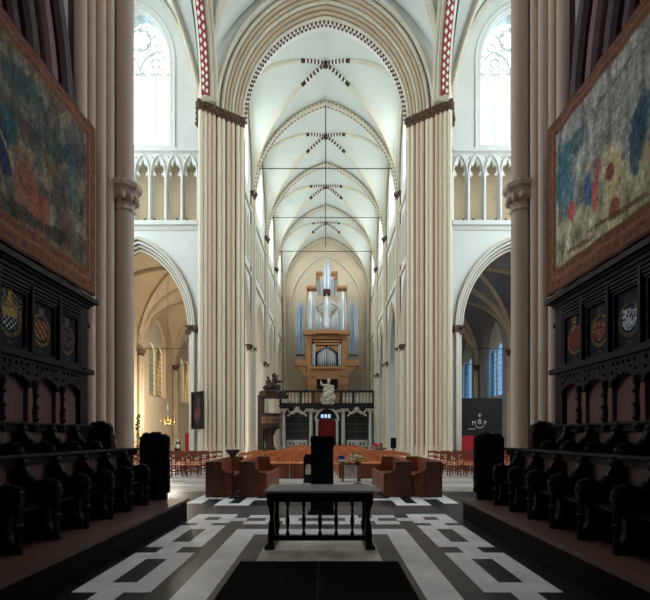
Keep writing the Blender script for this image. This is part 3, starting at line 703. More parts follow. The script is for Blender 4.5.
for q in (-1, 1):
    c = 326.8
    b = MB(); X = lambda px: ox(c+q*px)
    b.plate([(X(12), oz(346)), (X(12), oz(353)), (X(1), oz(346))], [], lambda x, z: (x, OY+.05, z), (0, .15, 0)); b.build('fretwork', M_organ, t)
    # corbel and outer pipe tower
    b = MB(); b.plate([(X(20), oz(366)), (X(32), oz(366)), (X(32), oz(362)), (X(31), oz(360)), (X(20), oz(360))], [], lambda x, z: (x, OY-.2, z), (0, 1.2, 0)); b.build('side_shelf', M_organ, t)
    b = MB(); b.plate([(X(20), oz(366)), (X(31), oz(366)), (X(28.5), oz(368.5)), (X(25), oz(371.5)), (X(22.5), oz(376)), (X(21), oz(384)), (X(21), oz(390)), (X(20), oz(390))], [], lambda x, z: (x, OY, z), (0, .6, 0)); b.build('corbel', M_organ, t)
    for i, dx in enumerate((23.8, 25.8, 27.9, 30)): pipe(c+q*dx, (302, 305, 301, 306)[i], 359, .12, .05+.1*(i % 2), M_pipeb, .2, 1.0)
    obox('rail', min(c+q*22.5, c+q*31.2), max(c+q*22.5, c+q*31.2), 355.5, 354.5, -.1, .5, M_organd)
    # middle towers
    obox('tower_head', min(c+q*11, c+q*20.5), max(c+q*11, c+q*20.5), 289, 286.4, -.2, .9)
    obox('tower_side', min(c+q*19.6, c+q*20.5), max(c+q*19.6, c+q*20.5), 331, 289, .2, .9, M_organ)
    
    for i, dx in enumerate((11.6, 13.4, 15.8, 18.2, 19.6)): pipe(c+q*dx, (300, 296, 290.5, 296, 300)[i], 331, (.1, .13, .17, .13, .09)[i], (.25, .1, -.1, .1, .25)[i], M_pipe, .9)
    # flats with curved gold band
    for i in range(5): pipe(c+q*(4.6+1.55*i), 317-2.4*i if i < 5 else 310, 331, .085, .25, M_pipe, .1)
    b = MB(); b.tube([(X(4+7*u), OY+.3, oz(313-7*u*u)) for u in [i/8 for i in range(9)]], .05, (0, 1, 0), 6); b.tube([(X(4+7*u), OY+.3, oz(303+5*u*u)) for u in [i/8 for i in range(9)]], .05, (0, 1, 0), 6); b.build('curved_band', M_gold, t)
    for i in range(5): pipe(c+q*(4.4+1.5*i), 297+1.4*i, 312-1.3*i, .085, .4, M_pipe, .1, .2)
    # upper boxes
    obox('upper_head', min(c+q*4.5, c+q*11), max(c+q*4.5, c+q*11), 274, 271.5, -.1, .7)
    obox('upper_side', min(c+q*10.3, c+q*11), max(c+q*10.3, c+q*11), 290, 272, .1, .7)
    for i in range(4): pipe(c+q*(4.8+1.55*i), 279-1.2*i, 295, .09, .3, M_pipe if i != 2 else M_pipeb, .15)
    b = MB(); b.plate([(X(4.5), oz(274)), (X(10.5), oz(274)), (X(10.5), oz(281))], [], lambda x, z: (x, OY+.1, z), (0, .1, 0)); b.build('fretwork', M_organ, t)
    for i, dx in enumerate((12.2, 13.9)): pipe(c+q*dx, 343, 368, .085, .1, M_pipe, .2, .6)
    for i in range(5): pipe(c+q*(1.2+1.9*i), 345.5+1.7*i, 366.5, .105, .45, (M_pipe, M_pipe, M_pipe, M_pipe, M_pipeb)[i], .15, .9-.1*i)
    for i, z_ in enumerate((375, 384)): obox('moulding', min(c+q*11.5, c+q*21.5), max(c+q*11.5, c+q*21.5), z_+1, z_-.6, -.15, .2)
# centre towers
for i, dx in enumerate((-3, -1.6, 0, 1.6, 3)):
    pipe(326.8+dx, (262, 257, 252, 257, 262)[i], 291, (.08, .09, .12, .09, .08)[i], (.1, -.05, -.2, -.05, .1)[i], M_pipeb if i % 2 == 0 else M_pipe, 1.6)
    pipe(326.8+dx*.85, (300, 297, 293.5, 297, 300)[i], 330, (.09, .11, .14, .11, .09)[i], (.0, -.15, -.3, -.15, 0)[i], M_pipe, 1.2)
obox('centre_head', 323.2, 330.4, 294.5, 290, -.35, .6, M_organd)
MB().box(-2.2, 2.2, OY+.05, OY+.55, 5.15, oz(390)).build('pedestal', M_organ, t)
# organ gallery floor on the screen stays part of the screen (entablature)

# ================================================================== PULPIT
px_, py_ = -4.58, 35.6
t = thing('pulpit', 'dark carved wooden pulpit with canopy against the left nave pier', 'pulpit', (px_, py_, 0))
MB().lathe(px_, py_, [(.55, 0), (.5, .5), (.3, .8), (.25, 1.6), (.5, 2.1), (.7, 2.3)], 8).build('pedestal', M_walnut, t)
MB().lathe(px_, py_, [(.75, 2.2), (.85, 2.3), (.85, 2.4), (.8, 2.45), (.82, 3.3), (.9, 3.35), (.9, 3.45), (.7, 3.45), (.68, 2.4)], 8).build('basket', M_walnut, t)
b = MB()
b.lathe(px_, py_, [(.83, 2.6), (.88, 2.7), (.84, 2.85), (.9, 2.95), (.84, 3.1), (.83, 3.2)], 8)
b.build('carved_relief', mat('worn_carving', (112, 84, 70), .5, .2, 5), t)
MB().box(px_-1.0, px_-.55, py_-.4, py_+.4, 0, 5.0).build('back_panel', M_walnut, t)
MB().lathe(px_+.2, py_, [(1.0, 4.75), (1.15, 4.8), (1.15, 5.1), (1.2, 5.2), (.9, 5.35), (.3, 5.45)], 8).build('canopy', M_walnut, t)
b = MB().box(px_+.5, px_+1.5, py_-.25, py_+.25, 4.7, 5.0); b.build('canopy_arm', M_walnut, t)
b = MB()
for c, r in (((0, 0, 5.7), (.45, .35, .35)), ((-.3, 0, 6.0), (.25, .2, .3)), ((.2, 0, 6.2), (.25, .2, .35)), ((.1, 0, 6.6), (.14, .14, .18)), ((-.5, 0, 5.6), (.3, .2, .2)), ((.55, 0, 6.1), (.28, .1, .12)), ((.5, 0, 5.65), (.2, .2, .25)), ((-.35, 0, 6.4), (.12, .1, .14))): b.blob((px_+.15+c[0], py_+c[1], c[2]), r, 0, 8, 6, .12)
b.build('carved_group', M_walnut, t)
b = MB()
for i in range(12): b.box(px_-.9, px_-.1, py_+.7+.28*i, py_+1.0+.28*i, 2.2-.19*i, 2.4-.19*i)
b.build('stair', M_walnut, t)

# ================================================================== TAPESTRIES
def blobs_paint(bl, y, z, base):
    c = list(base)
    for (by, bz, ry, rz, col, ang) in bl:
        dy, dz = y-by, z-bz; ca, sa = math.cos(ang), math.sin(ang); u, v = (dy*ca+dz*sa)/ry, (-dy*sa+dz*ca)/rz
        d = u*u+v*v+nz(y, z, by, 5)*.5+nz(y, z, bz, 14)*.35
        if d < 1: k = min(1, (1-d)*2.5)*(.72+.25*nz(y, z*.35, 3, 30)); c = [a+(q-a)*k for a, q in zip(c, col)]
    return c
def tap_func(s, near, far, z0, z1, bl):
    def f(u, v):
        y = near+(far-near)*u; z = z0+(z1-z0)*v; e = min(far-y, z1-z, (z-z0)*.72, y-near)
        n1 = nz(y, z, s*3, 2.2); n2 = nz(y*1.0, z*.5, 9, 7); n3 = nz(y, z, 2, 20)
        if e < .035: return (84+n3*20, 48, 42)
        if e < .31:
            if e < .06 or e > .285: return (118+20*n3, 94, 66)
            if .15 < e < .2: return (130+30*n3, 92+30*n3, 70)
            q = nz(y, z, 4, 11); return (112+26*q+22*n3, 70+22*q+18*n3, 58+16*q)
        top = (z-z0)/(z1-z0)
        base = [128+46*n1+34*n2+20*n3, 117+42*n1+34*n2+20*n3, 104+30*n1+34*n2+18*n3]
        g = nz(y, z, 7, 1.9)+.45*(top-.5)
        if s < 0 and g > .02: base = [b_+(q-b_)*min(.55, g*2) for b_, q in zip(base, (82, 86, 86))]
        if s < 0 and g < -.2: base = [b_+(q-b_)*.4 for b_, q in zip(base, (94, 76, 56))]
        if s > 0:
            arc = [138+20*n2+12*n3, 136+20*n2+12*n3, 130+18*n2]
            if math.sin(y*9) > .93 or math.sin(z*5+y*.8) > .985: arc = [a*.82 for a in arc]
            if top > .38: base = arc
            else: base = [150+30*n1+22*n2, 142+30*n1+22*n2, 118+22*n1+20*n2]
        wy, wz = y+.12*nz(y, z, 21, 3), z*.55+.1*nz(y, z, 22, 3)
        vd, vp = noise.voronoi(Vector((wy*5.5, wz*5.5, s*2)), distance_metric='DISTANCE'); hsh = (math.sin(vp[0][0]*12.9+vp[0][1]*78.2)*43758.5) % 1
        pal = ((168, 154, 128), (150, 92, 80), (74, 92, 110), (150, 126, 84), (84, 88, 66), (60, 52, 50), (176, 168, 150), (112, 84, 66), (66, 98, 104))
        zone = max(0, min(1, (.72-top)*3)) if s < 0 else max(0, min(1, (.42-top)*5))
        pc = pal[int(hsh*9)]; kk = zone*(.34 if s < 0 else .22)*(1-min(1, vd[0]*1.1)); base = [a_+(q-a_)*kk*1.6 for a_, q in zip(base, pc)]
        c = blobs_paint(bl, y, z, base)
        st = nz(y*1.6, z*.45, 11, 16); g_ = (.84 if s < 0 else 1.08); return [q*g_*(1+.24*n3+.18*n2+.24*st) for q in c]
    return f
TL = [(6.3, 6.75, .5, .25, (74, 96, 100), .3), (7.0, 6.3, .3, .3, (66, 80, 78), .5), (6.0, 5.95, .2, .28, (44, 96, 108), 0), (5.85, 5.55, .16, .42, (34, 48, 92), .35), (5.7, 5.9, .15, .18, (128, 70, 56), 0),
      (6.15, 5.35, .05, .5, (186, 172, 136), .7), (6.35, 5.2, .3, .5, (168, 100, 88), .1), (6.7, 5.05, .22, .45, (172, 98, 82), -.2), (6.8, 5.6, .12, .12, (176, 148, 118), 0), (6.45, 5.8, .1, .12, (178, 150, 120), 0),
      (7.15, 5.5, .2, .55, (94, 92, 88), 0), (7.3, 5.1, .2, .4, (118, 92, 74), .2), (7.5, 6.0, .22, .5, (88, 106, 100), 0), (7.05, 4.9, .3, .14, (60, 54, 44), .1), (6.3, 4.85, .5, .12, (66, 68, 56), 0), (5.6, 5.0, .3, .2, (76, 72, 60), 0),
      (7.4, 6.45, .25, .2, (58, 88, 100), .6), (6.95, 5.95, .2, .2, (126, 108, 78), 0), (5.2, 5.4, .3, .5, (150, 90, 70), 0), (4.6, 5.6, .3, .7, (60, 80, 100), 0), (4.9, 6.6, .5, .4, (70, 92, 84), 0)]
TR = [(7.7, 6.35, .32, .62, (50, 92, 108), .1), (7.55, 5.75, .2, .35, (64, 104, 116), 0), (7.3, 6.6, .2, .25, (58, 86, 92), .4), (7.2, 6.2, .1, .3, (180, 184, 170), .3), (7.45, 5.5, .12, .2, (190, 66, 62), 0), (7.5, 5.28, .07, .1, (200, 170, 140), 0),
      (7.55, 5.1, .06, .24, (196, 190, 168), 0), (7.72, 5.0, .05, .3, (122, 76, 60), .2), (7.0, 5.6, .13, .34, (52, 78, 120), 0), (7.02, 5.98, .07, .08, (196, 160, 128), 0), (6.8, 5.4, .1, .3, (184, 74, 66), 0), (6.72, 5.75, .12, .2, (138, 66, 62), 0),
      (6.45, 5.7, .28, .3, (196, 178, 138), .4), (6.35, 5.35, .2, .45, (190, 172, 130), -.1), (6.45, 5.55, .1, .14, (98, 40, 34), 0), (6.35, 4.98, .12, .18, (116, 50, 42), 0), (6.6, 5.0, .06, .25, (176, 150, 110), .2), (5.9, 5.6, .14, .5, (40, 66, 88), 0), (5.75, 5.95, .16, .3, (44, 70, 84), 0),
      (6.2, 4.85, .8, .05, (88, 66, 48), .1), (7.2, 4.8, .4, .05, (96, 72, 52), .1), (5.5, 5.3, .2, .4, (170, 80, 66), 0), (5.1, 5.6, .25, .5, (60, 86, 110), 0), (4.6, 5.5, .3, .6, (176, 150, 110), 0)]
for s, bl, far, z0 in ((-1, TL, 8.22, 4.27), (1, TR, 8.26, 4.27)):
    near = 3.4; z1 = 7.46
    o = grid_paint('tapestry', tap_func(s, near, far, z0, z1, bl), 200, 140, lambda u, v: (s*(4.34-.03*math.sin(u*40)*.4), near+(far-near)*u, z0+(z1-z0)*v), (s*.05, 0, 0), M_tap)
    tag(o, 'faded figured tapestry with a rose-robed figure, hung on the left choir wall' if s < 0 else 'grey architectural tapestry with red and blue figures on the right choir wall', 'tapestry')
    b = MB().box(s*4.36, s*4.76, near, far-.02, z1-.12, z1-.04)
    b.build('batten', M_oak, o)

# ================================================================== CHOIR STALLS
def shield_paint(kind):
    def f(u, v):
        x, y = (u-.5)*.4, (v-.5)*.66; n = nz(u, v, kind, 9)*10; bg = (30+n, 34+n, 44+n)
        if kind == 0 or kind == 6: bg = (32+n, 34+n, 48+n)
        r = math.hypot(x/.17, (y+.02)/.21)
        inside = abs(x) < .11 and -.15 < y < .1 and (y > -.03 or abs(x) < .11*math.sqrt(max(0, 1-((-.03-y)/.12)**2)))
        gold = (190, 152, 80)
        c = bg
        if .78 < r < 1.0 and y < .16: c = (132+4*n, 108+3*n, 66+2*n) if kind in (0, 1, 4, 3) else (112, 96, 70)
        if kind == 0:
            if .85 < r < 1.6 and abs(x) < .2 and -.05 < y < .3 and nz(x, y, 3, 34) > .02: c = (150+3*n, 140+3*n, 112)
            if abs(x) < .035 and .15 < y < .32: c = (204, 158, 82)
            if abs(x) < .07 and .08 < y < .17: c = (176, 140, 90)
            if inside: c = (206, 170, 96) if y > 0 else ((220, 220, 222) if (math.sin(x*95)*math.sin(y*95) > .25) else (26, 26, 40))
        elif kind == 1:
            if abs(x) < .05 and .17 < y < .25: c = (120, 116, 112)
            if inside: c = (196, 142, 86) if math.sin((x*1.1+y)*62) > .2 else (120, 40, 36)
        elif kind == 2:
            if abs(x) < .04 and .17 < y < .27: c = (104, 104, 108)
            if inside: c = (112, 84, 76) if nz(x, y, 1, 28) > 0 else (50, 36, 44)
        elif kind == 3:
            if abs(x+.03) < .05 and .1 < y < .3 and nz(x, y, 1, 30) > -.1: c = (170, 132, 76)
            if inside or (r < .8 and nz(x, y, 4, 20) > .1): c = (142, 58, 46)
        elif kind == 4:
            if abs(x) < .06 and .17 < y < .27 and nz(x, y, 1, 40) > 0: c = (110, 96, 92)
            if inside: c = (160, 80, 60) if nz(x, y, 1, 26) > 0 else (196, 170, 140) if nz(x, y, 8, 30) > .1 else (100, 44, 40)
        elif kind == 5:
            if abs(x) < .08 and .17 < y < .28 and nz(x, y, 1, 40) > .05: c = (84, 80, 92)
            if inside: c = (216, 216, 222) if nz(x, y, 1, 30) > -.12 else (70, 66, 76)
        else:
            if inside: c = (150, 110, 70) if nz(x, y, kind, 24) > 0 else (70, 40, 40)
        if abs(x) < .04 and -.33 < y < -.27 and nz(x, y, 1, 60) > 0: c = (106, 104, 104)
        if abs(u-.5) > .46 or abs(v-.5) > .475: c = (26, 20, 24)
        k = .72+.5*nz(u, v, kind+3, 22); return tuple(q*k for q in c)
    return f
PIT = .63
def stall(s, u0, h0, yc, label, group):
    t = thing('choir_stall', label, 'choir stall', (s*(u0+.3), yc, h0), group)
    U = lambda u: s*(u0+u); H = lambda z: h0+z
    p = [(.06, 0), (.06, .12), (.1, .2), (.1, .38), (.0, .46), (-.03, .56), (.02, .66), (.12, .68), (.2, .64), (.27, .66), (.33, .8), (.4, .92), (.56, .94), (.56, 0)]
    b = MB(); b.plate([(U(a), H(z)) for a, z in p], [], lambda x, z: (x, yc-PIT/2-.04, z), (0, .08, 0)); pt = b.build('partition', M_oak, t)
    b = MB(); b.blob((U(.01), yc-PIT/2, H(.6)), (.05, .055, .07), 0, 9, 6); b.tube([(U(.0), yc-PIT/2, H(.66)), (U(.12), yc-PIT/2, H(.7)), (U(.24), yc-PIT/2, H(.66)), (U(.32), yc-PIT/2, H(.74))], .042, (0, 1, 0), 8)
    b.bar((U(.02), yc-PIT/2, H(.0)), (U(.02), yc-PIT/2, H(.5)), .035, 8); b.blob((U(.02), yc-PIT/2, H(.28)), .055, 0, 8, 5); b.build('armrest', M_oak, pt)
    ya, yb_ = yc-PIT/2-.075, yc+PIT/2-.077
    b = MB().box(U(.12), U(.5), ya+.115, yb_, H(.4), H(.44)); b.build('seat', M_oak, t)
    b = MB().box(U(.5), U(.56), ya+.115, yb_, H(0), H(.94)); b.build('backrest', M_oakb, t)
    b = MB().box(U(.38), U(.62), ya, yb_, H(.95), H(1.0), bev=.015); b.box(U(.44), U(.56), ya, yb_, H(.87), H(.95))
    b.blob((U(.4), yc-PIT/2, H(.9)), (.05, .07, .06), 0, 8, 5); b.build('top_rail', M_oak, t)
    return t
def dorsal(s, yc, label, kind):
    t = thing('stall_panelling', label, 'wall panelling', (s*4.5, yc, 1.7), 'stall panelling units')
    a, c = yc-.32, yc+.32
    MB().box(s*4.30, s*4.36, a, c, 1.66, 3.86).build('board', M_oak, t)
    MB().box(s*4.27, s*4.3, a+.05, c-.05, 1.7, 2.5).build('back_board', M_redpanel, t)
    b = MB(); ho = [opening(yc+d, .065, 2.34, 2.42, .08, 3) for d in (-.19, -.065, .065, .19)][:0]
    n = 5; wd = (.64-.1)/n; o1 = [(a, 2.7), (a, 2.3), (a+.05, 2.3)]
    for k in range(25):
        u = k/24; xx = a+.05+.54*u; o1.append((xx, 2.3+.19*math.sqrt(max(0, 1-(2*u-1)**2))-.035*abs(math.cos(u*PI*5))*(0 < k < 24)))
    o1 += [(c-.05, 2.3), (c, 2.3), (c, 2.7)]
    b.plate(o1, [circle(a+.05+wd*(k+.5), 2.62, .03, 7) for k in range(n)]+[circle(a+.09+q, 2.5, .03, 6) for q in (0, .46)]+[circle(a+.18+q, 2.545, .022, 6) for q in (0, .28)], lambda y, z: (s*4.17, y, z), (s*.04, 0, 0)); b.build('pierced_tracery', M_oak, t)
    b = MB().lathe(s*4.17, a+.056, [(.055, 1.66), (.055, 1.74), (.03, 1.78), (.04, 1.95), (.026, 2.1), (.035, 2.28), (.055, 2.34), (.055, 2.4)], 8)
    for z in (1.85, 2.02, 2.2): b.blob((s*4.15, a+.056, z), (.045, .045, .04), 0, 7, 4)
    b.build('colonnette', M_oak, t)
    b = MB().box(s*4.12, s*4.32, a, c, 2.7, 2.75); b.box(s*4.15, s*4.32, a, c, 2.75, 2.8); b.build('moulded_rail', M_oak, t)
    grid_paint('shield_panel', shield_paint(kind), 56, 84, lambda u, v: (s*4.255, (yc+.255-.51*u if s > 0 else yc-.255+.51*u), 2.84+.8*v), (s*.04, 0, 0), M_paint, t)
    b = MB(); b.plate([(a, 2.8), (c, 2.8), (c, 3.66), (a, 3.66)], [[(a+.065, 2.85), (a+.065, 3.62), (c-.065, 3.62), (c-.065, 2.85)]], lambda y, z: (s*4.225, y, z), (s*.03, 0, 0))
    b.plate([(a+.045, 2.83), (c-.045, 2.83), (c-.045, 3.64), (a+.045, 3.64)], [[(a+.065, 2.85), (a+.065, 3.62), (c-.065, 3.62), (c-.065, 2.85)]], lambda y, z: (s*4.215, y, z), (s*.012, 0, 0)); b.build('panel_frame', M_oak, t)
    b = MB()
    for k in range(4): b.box(s*(4.2-.012*k), s*4.32, a, c, 3.66+.05*k, 3.69+.05*k)
    b.build('fluted_frieze', M_oak, t)
    b = MB().box(s*4.17, s*4.28, a+.001, a+.05, 2.8, 3.86); b.build('pilaster', M_oak, t)
for s in (-1, 1):
    b = MB(); PE = 2.6 if s < 0 else 2.72
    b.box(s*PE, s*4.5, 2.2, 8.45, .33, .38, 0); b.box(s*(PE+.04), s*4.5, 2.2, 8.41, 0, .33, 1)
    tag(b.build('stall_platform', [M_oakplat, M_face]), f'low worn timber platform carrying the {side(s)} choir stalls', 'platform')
    b = MB().box(s*3.72, s*4.5, 2.2, 8.0, .38, .8, 0); tag(b.build('upper_platform', M_oakplat), f'raised step under the back row of {side(s)} choir stalls', 'platform')
    g1 = f'front row choir stalls on the {side(s)}'; g2 = f'back row choir stalls on the {side(s)}'
    for k in range(9):
        yc = 7.88-PIT*k
        stl = 'dark oak choir stall with scrolled arm'
        pos = 'nearest the crossing' if k == 0 else f'{ORD[k+1]} from the crossing'
        if k == 0: f0 = stall(s, 3.05, .38, yc, f'{stl}, {side(s)} front row, {pos}', g1); r0 = stall(s, 3.76, .8, yc-.25, f'{stl}, {side(s)} back row, {pos}', g2)
        else: dup(f0, (0, -PIT*k, 0), f'{stl}, {side(s)} front row, {pos}', g1)
        if 0 < k < 8: dup(r0, (0, -PIT*k, 0), f'{stl}, {side(s)} back row, {pos}', g2)
    kinds = (2, 1, 0, 6, 7, 8) if s < 0 else (3, 4, 5, 6, 7, 8)
    nm = {(-1, 0): 'dim brown round coat of arms', (-1, 1): 'red and gold diagonally striped shield', (-1, 2): 'gold and chequered shield with crest', (1, 0): 'red coat of arms under a gold crest', (1, 1): 'red and cream coat of arms', (1, 2): 'white silvery coat of arms'}
    for k in range(5):
        dorsal(s, 7.2-.645*k, f'dark oak panelling unit with {nm.get((s, k), ORD[k+1]+" painted shield from the crossing")} on the {side(s)}', kinds[k])
    # end of the panelling
    t = thing('panelling_end', f'tall dark oak end post and bracket closing the {side(s)} stall panelling', 'wall panelling', (s*4.5, 7.75, .8))
    MB().box(s*4.22, s*4.7, 7.53, 7.76, 1.3, 3.86).build('post', M_oak, t)
    b = MB(); b.plate([(7.76, 3.85), (7.92, 3.85), (7.9, 3.7), (7.84, 3.6), (7.82, 3.45), (7.76, 3.35)], [], lambda y, z: (s*4.3, y, z), (s*.2, 0, 0)); b.blob((s*4.3, 7.86, 3.62), .07, 0, 8, 5); b.build('bracket', M_oak, t)
    b = MB().box(s*4.12, s*4.6, 7.5, 7.8, 2.7, 2.79); b.build('moulded_rail', M_oak, t)
    b = MB()
    for k, (q, z0, z1) in enumerate(((4.24, 3.84, 3.9), (4.2, 3.9, 3.96), (4.16, 3.96, 4.0), (4.1, 4.0, 4.07), (4.13, 4.07, 4.1))): b.box(s*q, s*4.74, 2.2, 7.78+4.24-q, z0, z1)
    tag(b.build('cornice', M_oak), f'long projecting dark oak cornice above the {side(s)} choir stalls', 'cornice')
    # carved bench ends
    def bench_end(y, u0, u1, h0, h1, lab):
        t = thing('bench_end', lab, 'bench end', (s*(u0+u1)/2, y, h0)); W = u1-u0
        b = MB(); pts = [(u0+.04, h0), (u0+.04, h0+.25*(h1-h0)), (u0, h0+.35*(h1-h0)), (u0+.02, h0+.6*(h1-h0)), (u0+.05, h1-.16), (u0+.12*W/.5, h1-.06), (u0+.5*W, h1-.02), (u1-.1*W, h1-.06), (u1, h1-.18), (u1, h0)]
        b.plate([(s*a, z) for a, z in pts], [], lambda x, z: (x, y-.06, z), (0, .12, 0)); b.build('panel', M_oak, t)
        b = MB(); rr = random.Random(3)
        for k in range(11): b.blob((s*(u0+.02+(W-.04)*k/10), y+rr.uniform(-.04, .04), h1-.1+.07*math.sin(k/10*PI)+rr.uniform(-.02, .02)), (.05, .06, .055), 0, 7, 5, .2)
        for k in range(13): b.blob((s*(u0+.01), y, h0+.2+(h1-h0-.33)*k/12), (.04, .06, .07), 0, 7, 5, .2)
        b.build('foliage_carving', M_oak, t)
    bench_end(8.26, 2.94, 3.48, .38, 1.66, f'carved dark oak bench end closing the {side(s)} front row of stalls')
    bench_end(7.98, 3.9, 4.32, .8, 1.86, f'carved dark oak bench end closing the {side(s)} back row of stalls')
b = MB().lathe(-4.0, 8.28, [(.06, 1.28), (.06, 1.32), (.035, 1.34), (.055, 1.42), (.05, 1.5), (.025, 1.54), (.04, 1.58), (.035, 1.62), (.008, 1.66)], 10); b.box(-4.1, -3.9, 8.2, 8.36, .38, 1.28)
tag(b.build('carved_finial', M_pew, None, True), 'small brown turned wooden finial post behind the left stalls before the pier', 'finial')

# ================================================================== TABLE, MATS, LECTERN
tx = .0; ty = 6.03
t = thing('credence_table', 'black wooden table with turned balusters standing in mid-choir on the white slab', 'table', (tx, ty+.4, 0))
MB().box(tx-.78, tx+.78, ty-.02, ty+.8, .8, .835, bev=.008).build('table_top', M_tabletop, t)
b = MB().box(tx-.74, tx+.74, ty+.03, ty+.75, .775, .8); b.box(tx-.71, tx+.71, ty+.06, ty+.09, .665, .775); b.box(tx-.71, tx+.71, ty+.69, ty+.72, .7, .775)
for s in (-1, 1): b.box(tx+s*.68, tx+s*.71, ty+.06, ty+.72, .665, .775)
b.build('apron', M_black, t)
for s in (-1, 1):
    for y in (ty+.05, ty+.66):
        b = MB(); pts = [(.77, .0), (.77, .05), (.735, .08), (.74, .2), (.72, .35), (.705, .45), (.72, .56), (.75, .64), (.755, .78), (.64, .78), (.64, .6), (.655, .45), (.645, .3), (.63, .2), (.655, .1), (.645, .0)]
        b.plate([(tx+s*a, z) for a, z in pts], [], lambda x, z: (x, y, z), (0, .07, 0)); b.build('leg', M_black, t)
    b = MB().box(tx+s*.64, tx+s*.78, ty+.0, ty+.78, 0, .055, bev=.01); b.build('foot', M_black, t)
MB().box(tx-.7, tx+.7, ty+.05, ty+.12, .12, .19).build('stretcher', M_black, t)
for k in range(5):
    x = tx-.46+.23*k
    MB().lathe(x, ty+.085, [(.03, .19), (.03, .22), (.016, .25), (.018, .3), (.032, .38), (.027, .44), (.014, .5), (.022, .54), (.015, .58), (.03, .62), (.03, .67)], 12).build('baluster', M_black, t, True)
for s in (-1, 1):
    b = MB().box(min(s*.001, s*1.0), max(s*.001, s*1.0), 3.2, 5.46, 0, .012)
    for k in range(38): b.box(min(s*.03, s*.985), max(s*.03, s*.985), 3.22+.058*k, 3.245+.058*k, .012, .016)
    tag(b.build('floor_mat', M_mat), f'{side(s)} half of the ribbed black rubber mat on the choir floor', 'mat')
ly = 8.75; lx = .0
t = thing('lectern', 'tall narrow black lectern slab with a pierced centre slit behind the table', 'lectern', (lx, ly, 0))
for s in (-1, 1):
    b = MB().plate([(lx+s*.008, .08), (lx+s*.23, .08), (lx+s*.23, 1.6), (lx+s*.008, 1.6)], [], lambda x, z: (x, ly, z), (0, .05, 0)); b.build('upright_board', M_black, t)
    b = MB().box(lx+s*.18, lx+s*.23, ly+.05, ly+.3, .08, 1.5); b.build('side_cheek', M_black, t)
for k in range(6): MB().box(lx-.02, lx+.02, ly+.005, ly+.045, .08+.25*k, .08+.25*k+.17).build('slit_block', M_black, t)
MB().box(lx-.08, lx+.08, ly+.05, ly+.06, .08, 1.5).build('back_board', M_black, t)
MB().box(lx-.28, lx+.28, ly-.05, ly+.35, 0, .08).build('base', M_black, t)
MB().box(lx-.24, lx+.24, ly, ly+.35, 1.5, 1.54).build('book_rest', M_black, t)

# ================================================================== CROSSING FURNITURE
def pew(xo, s, lab):
    """xo: outer x of tall back ; s: side; inner edge towards the middle"""
    W1, W2, H1, H2 = .42, .3, .93, .62; y0, y1 = 11.3, 14.2; q = -s
    t = thing('wooden_pew', lab, 'pew', (xo+q*.35, (y0+y1)/2, 0), 'pews at the edge of the crossing'); X = lambda a: xo+q*a
    for y in (y0, y1-.05):
        pts = [(X(0), 0), (X(0), H1), (X(W1), H1), (X(W1), H2+.12), (X(W1+.06), H2+.05), (X(W1+.14), H2), (X(W1+W2-.04), H2-.02), (X(W1+W2), H2-.06), (X(W1+W2), 0)]
        MB().plate(pts, [], lambda x, z: (x, y, z), (0, .05, 0)).build('end_panel', M_pew, t)
    MB().box(X(0), X(W1), y0-.05, y0, 0, H1, bev=.005).build('front_panel', M_walnut if False else mat('shaded_oak_face', (104, 60, 44), .5, .18, 3, stretch=(3, 3, .4), dark=(74, 40, 30)), t)  # same wood as the pew; the tall face's shade is in its colour
    MB().box(X(.0), X(.05), y0+.05, y1-.05, .3, H1).build('backrest', M_pew, t)
    MB().box(X(.05), X(.5), y0+.05, y1-.05, .42, .46).build('seat', M_pew, t)
    MB().box(X(.66), X(.72), y0+.05, y1-.05, .1, H2-.06).build('desk_panel', M_pew, t)
    b = MB(); b.tube([(X(W1), y0-.02, H2+.1), (X(W1+.12), y0-.02, H2+.01), (X(W1+W2), y0-.02, H2-.02)], .022, (0, 1, 0), 6); b.build('moulded_edge', M_oakplat, t)
pew(-3.08, -1, 'outer wooden pew end left of the crossing, beside the bowl stand')
pew(-2.2, -1, 'inner wooden pew end left of the crossing, nearer the lectern')
pew(3.12, 1, 'outer wooden pew end right of the crossing, beside the stall end')
pew(2.31, 1, 'inner wooden pew end right of the crossing, nearer the lectern')
x, y = -2.32, 11.05
t = thing('bowl_stand', 'dark bowl on a slender stand between the two left pews', 'stand', (x, y, 0))
MB().lathe(x, y, [(.02, 1.02), (.06, 1.05), (.09, 1.12), (.17, 1.2), (.2, 1.24), (.19, 1.25), (.08, 1.14)], 12).build('bowl', M_oakb, t, True)
MB().lathe(x, y, [(.1, 0), (.1, .04), (.03, .08), (.025, .6), (.03, .66), (.014, .7), (.014, 1.04)], 10).build('pole', M_iron, t, True)

def chair_mb(b, m=0, ms=1):
    w_, d_ = .21, .2
    for sx in (-1, 1):
        b.box(sx*w_-.018, sx*w_+.018, -d_-.018, -d_+.018, 0, .45, m); b.box(sx*w_-.018, sx*w_+.018, d_-.018, d_+.018, 0, .88, m)
        b.box(sx*w_-.012, sx*w_+.012, -d_, d_, .16, .19, m)
    for z in (.2, .32): b.box(-w_, w_, -d_-.01, -d_+.01, z, z+.03, m)
    b.box(-w_, w_, d_-.012, d_+.012, .8, .89, m); b.box(-w_, w_, d_-.01, d_+.01, .6, .66, m); b.box(-w_, w_, d_-.01, d_+.01, .2, .23, m)
    b.box(-w_-.02, w_+.02, -d_-.02, d_, .44, .475, ms)
b = MB(); chair_mb(b); src = None
tmp = b.build('rush_seated_chair', [M_chair, M_rush]); chair_me = tmp.data
off = Vector(tmp.location); chair_me.transform(Matrix.Translation(off)); bpy.data.objects.remove(tmp)
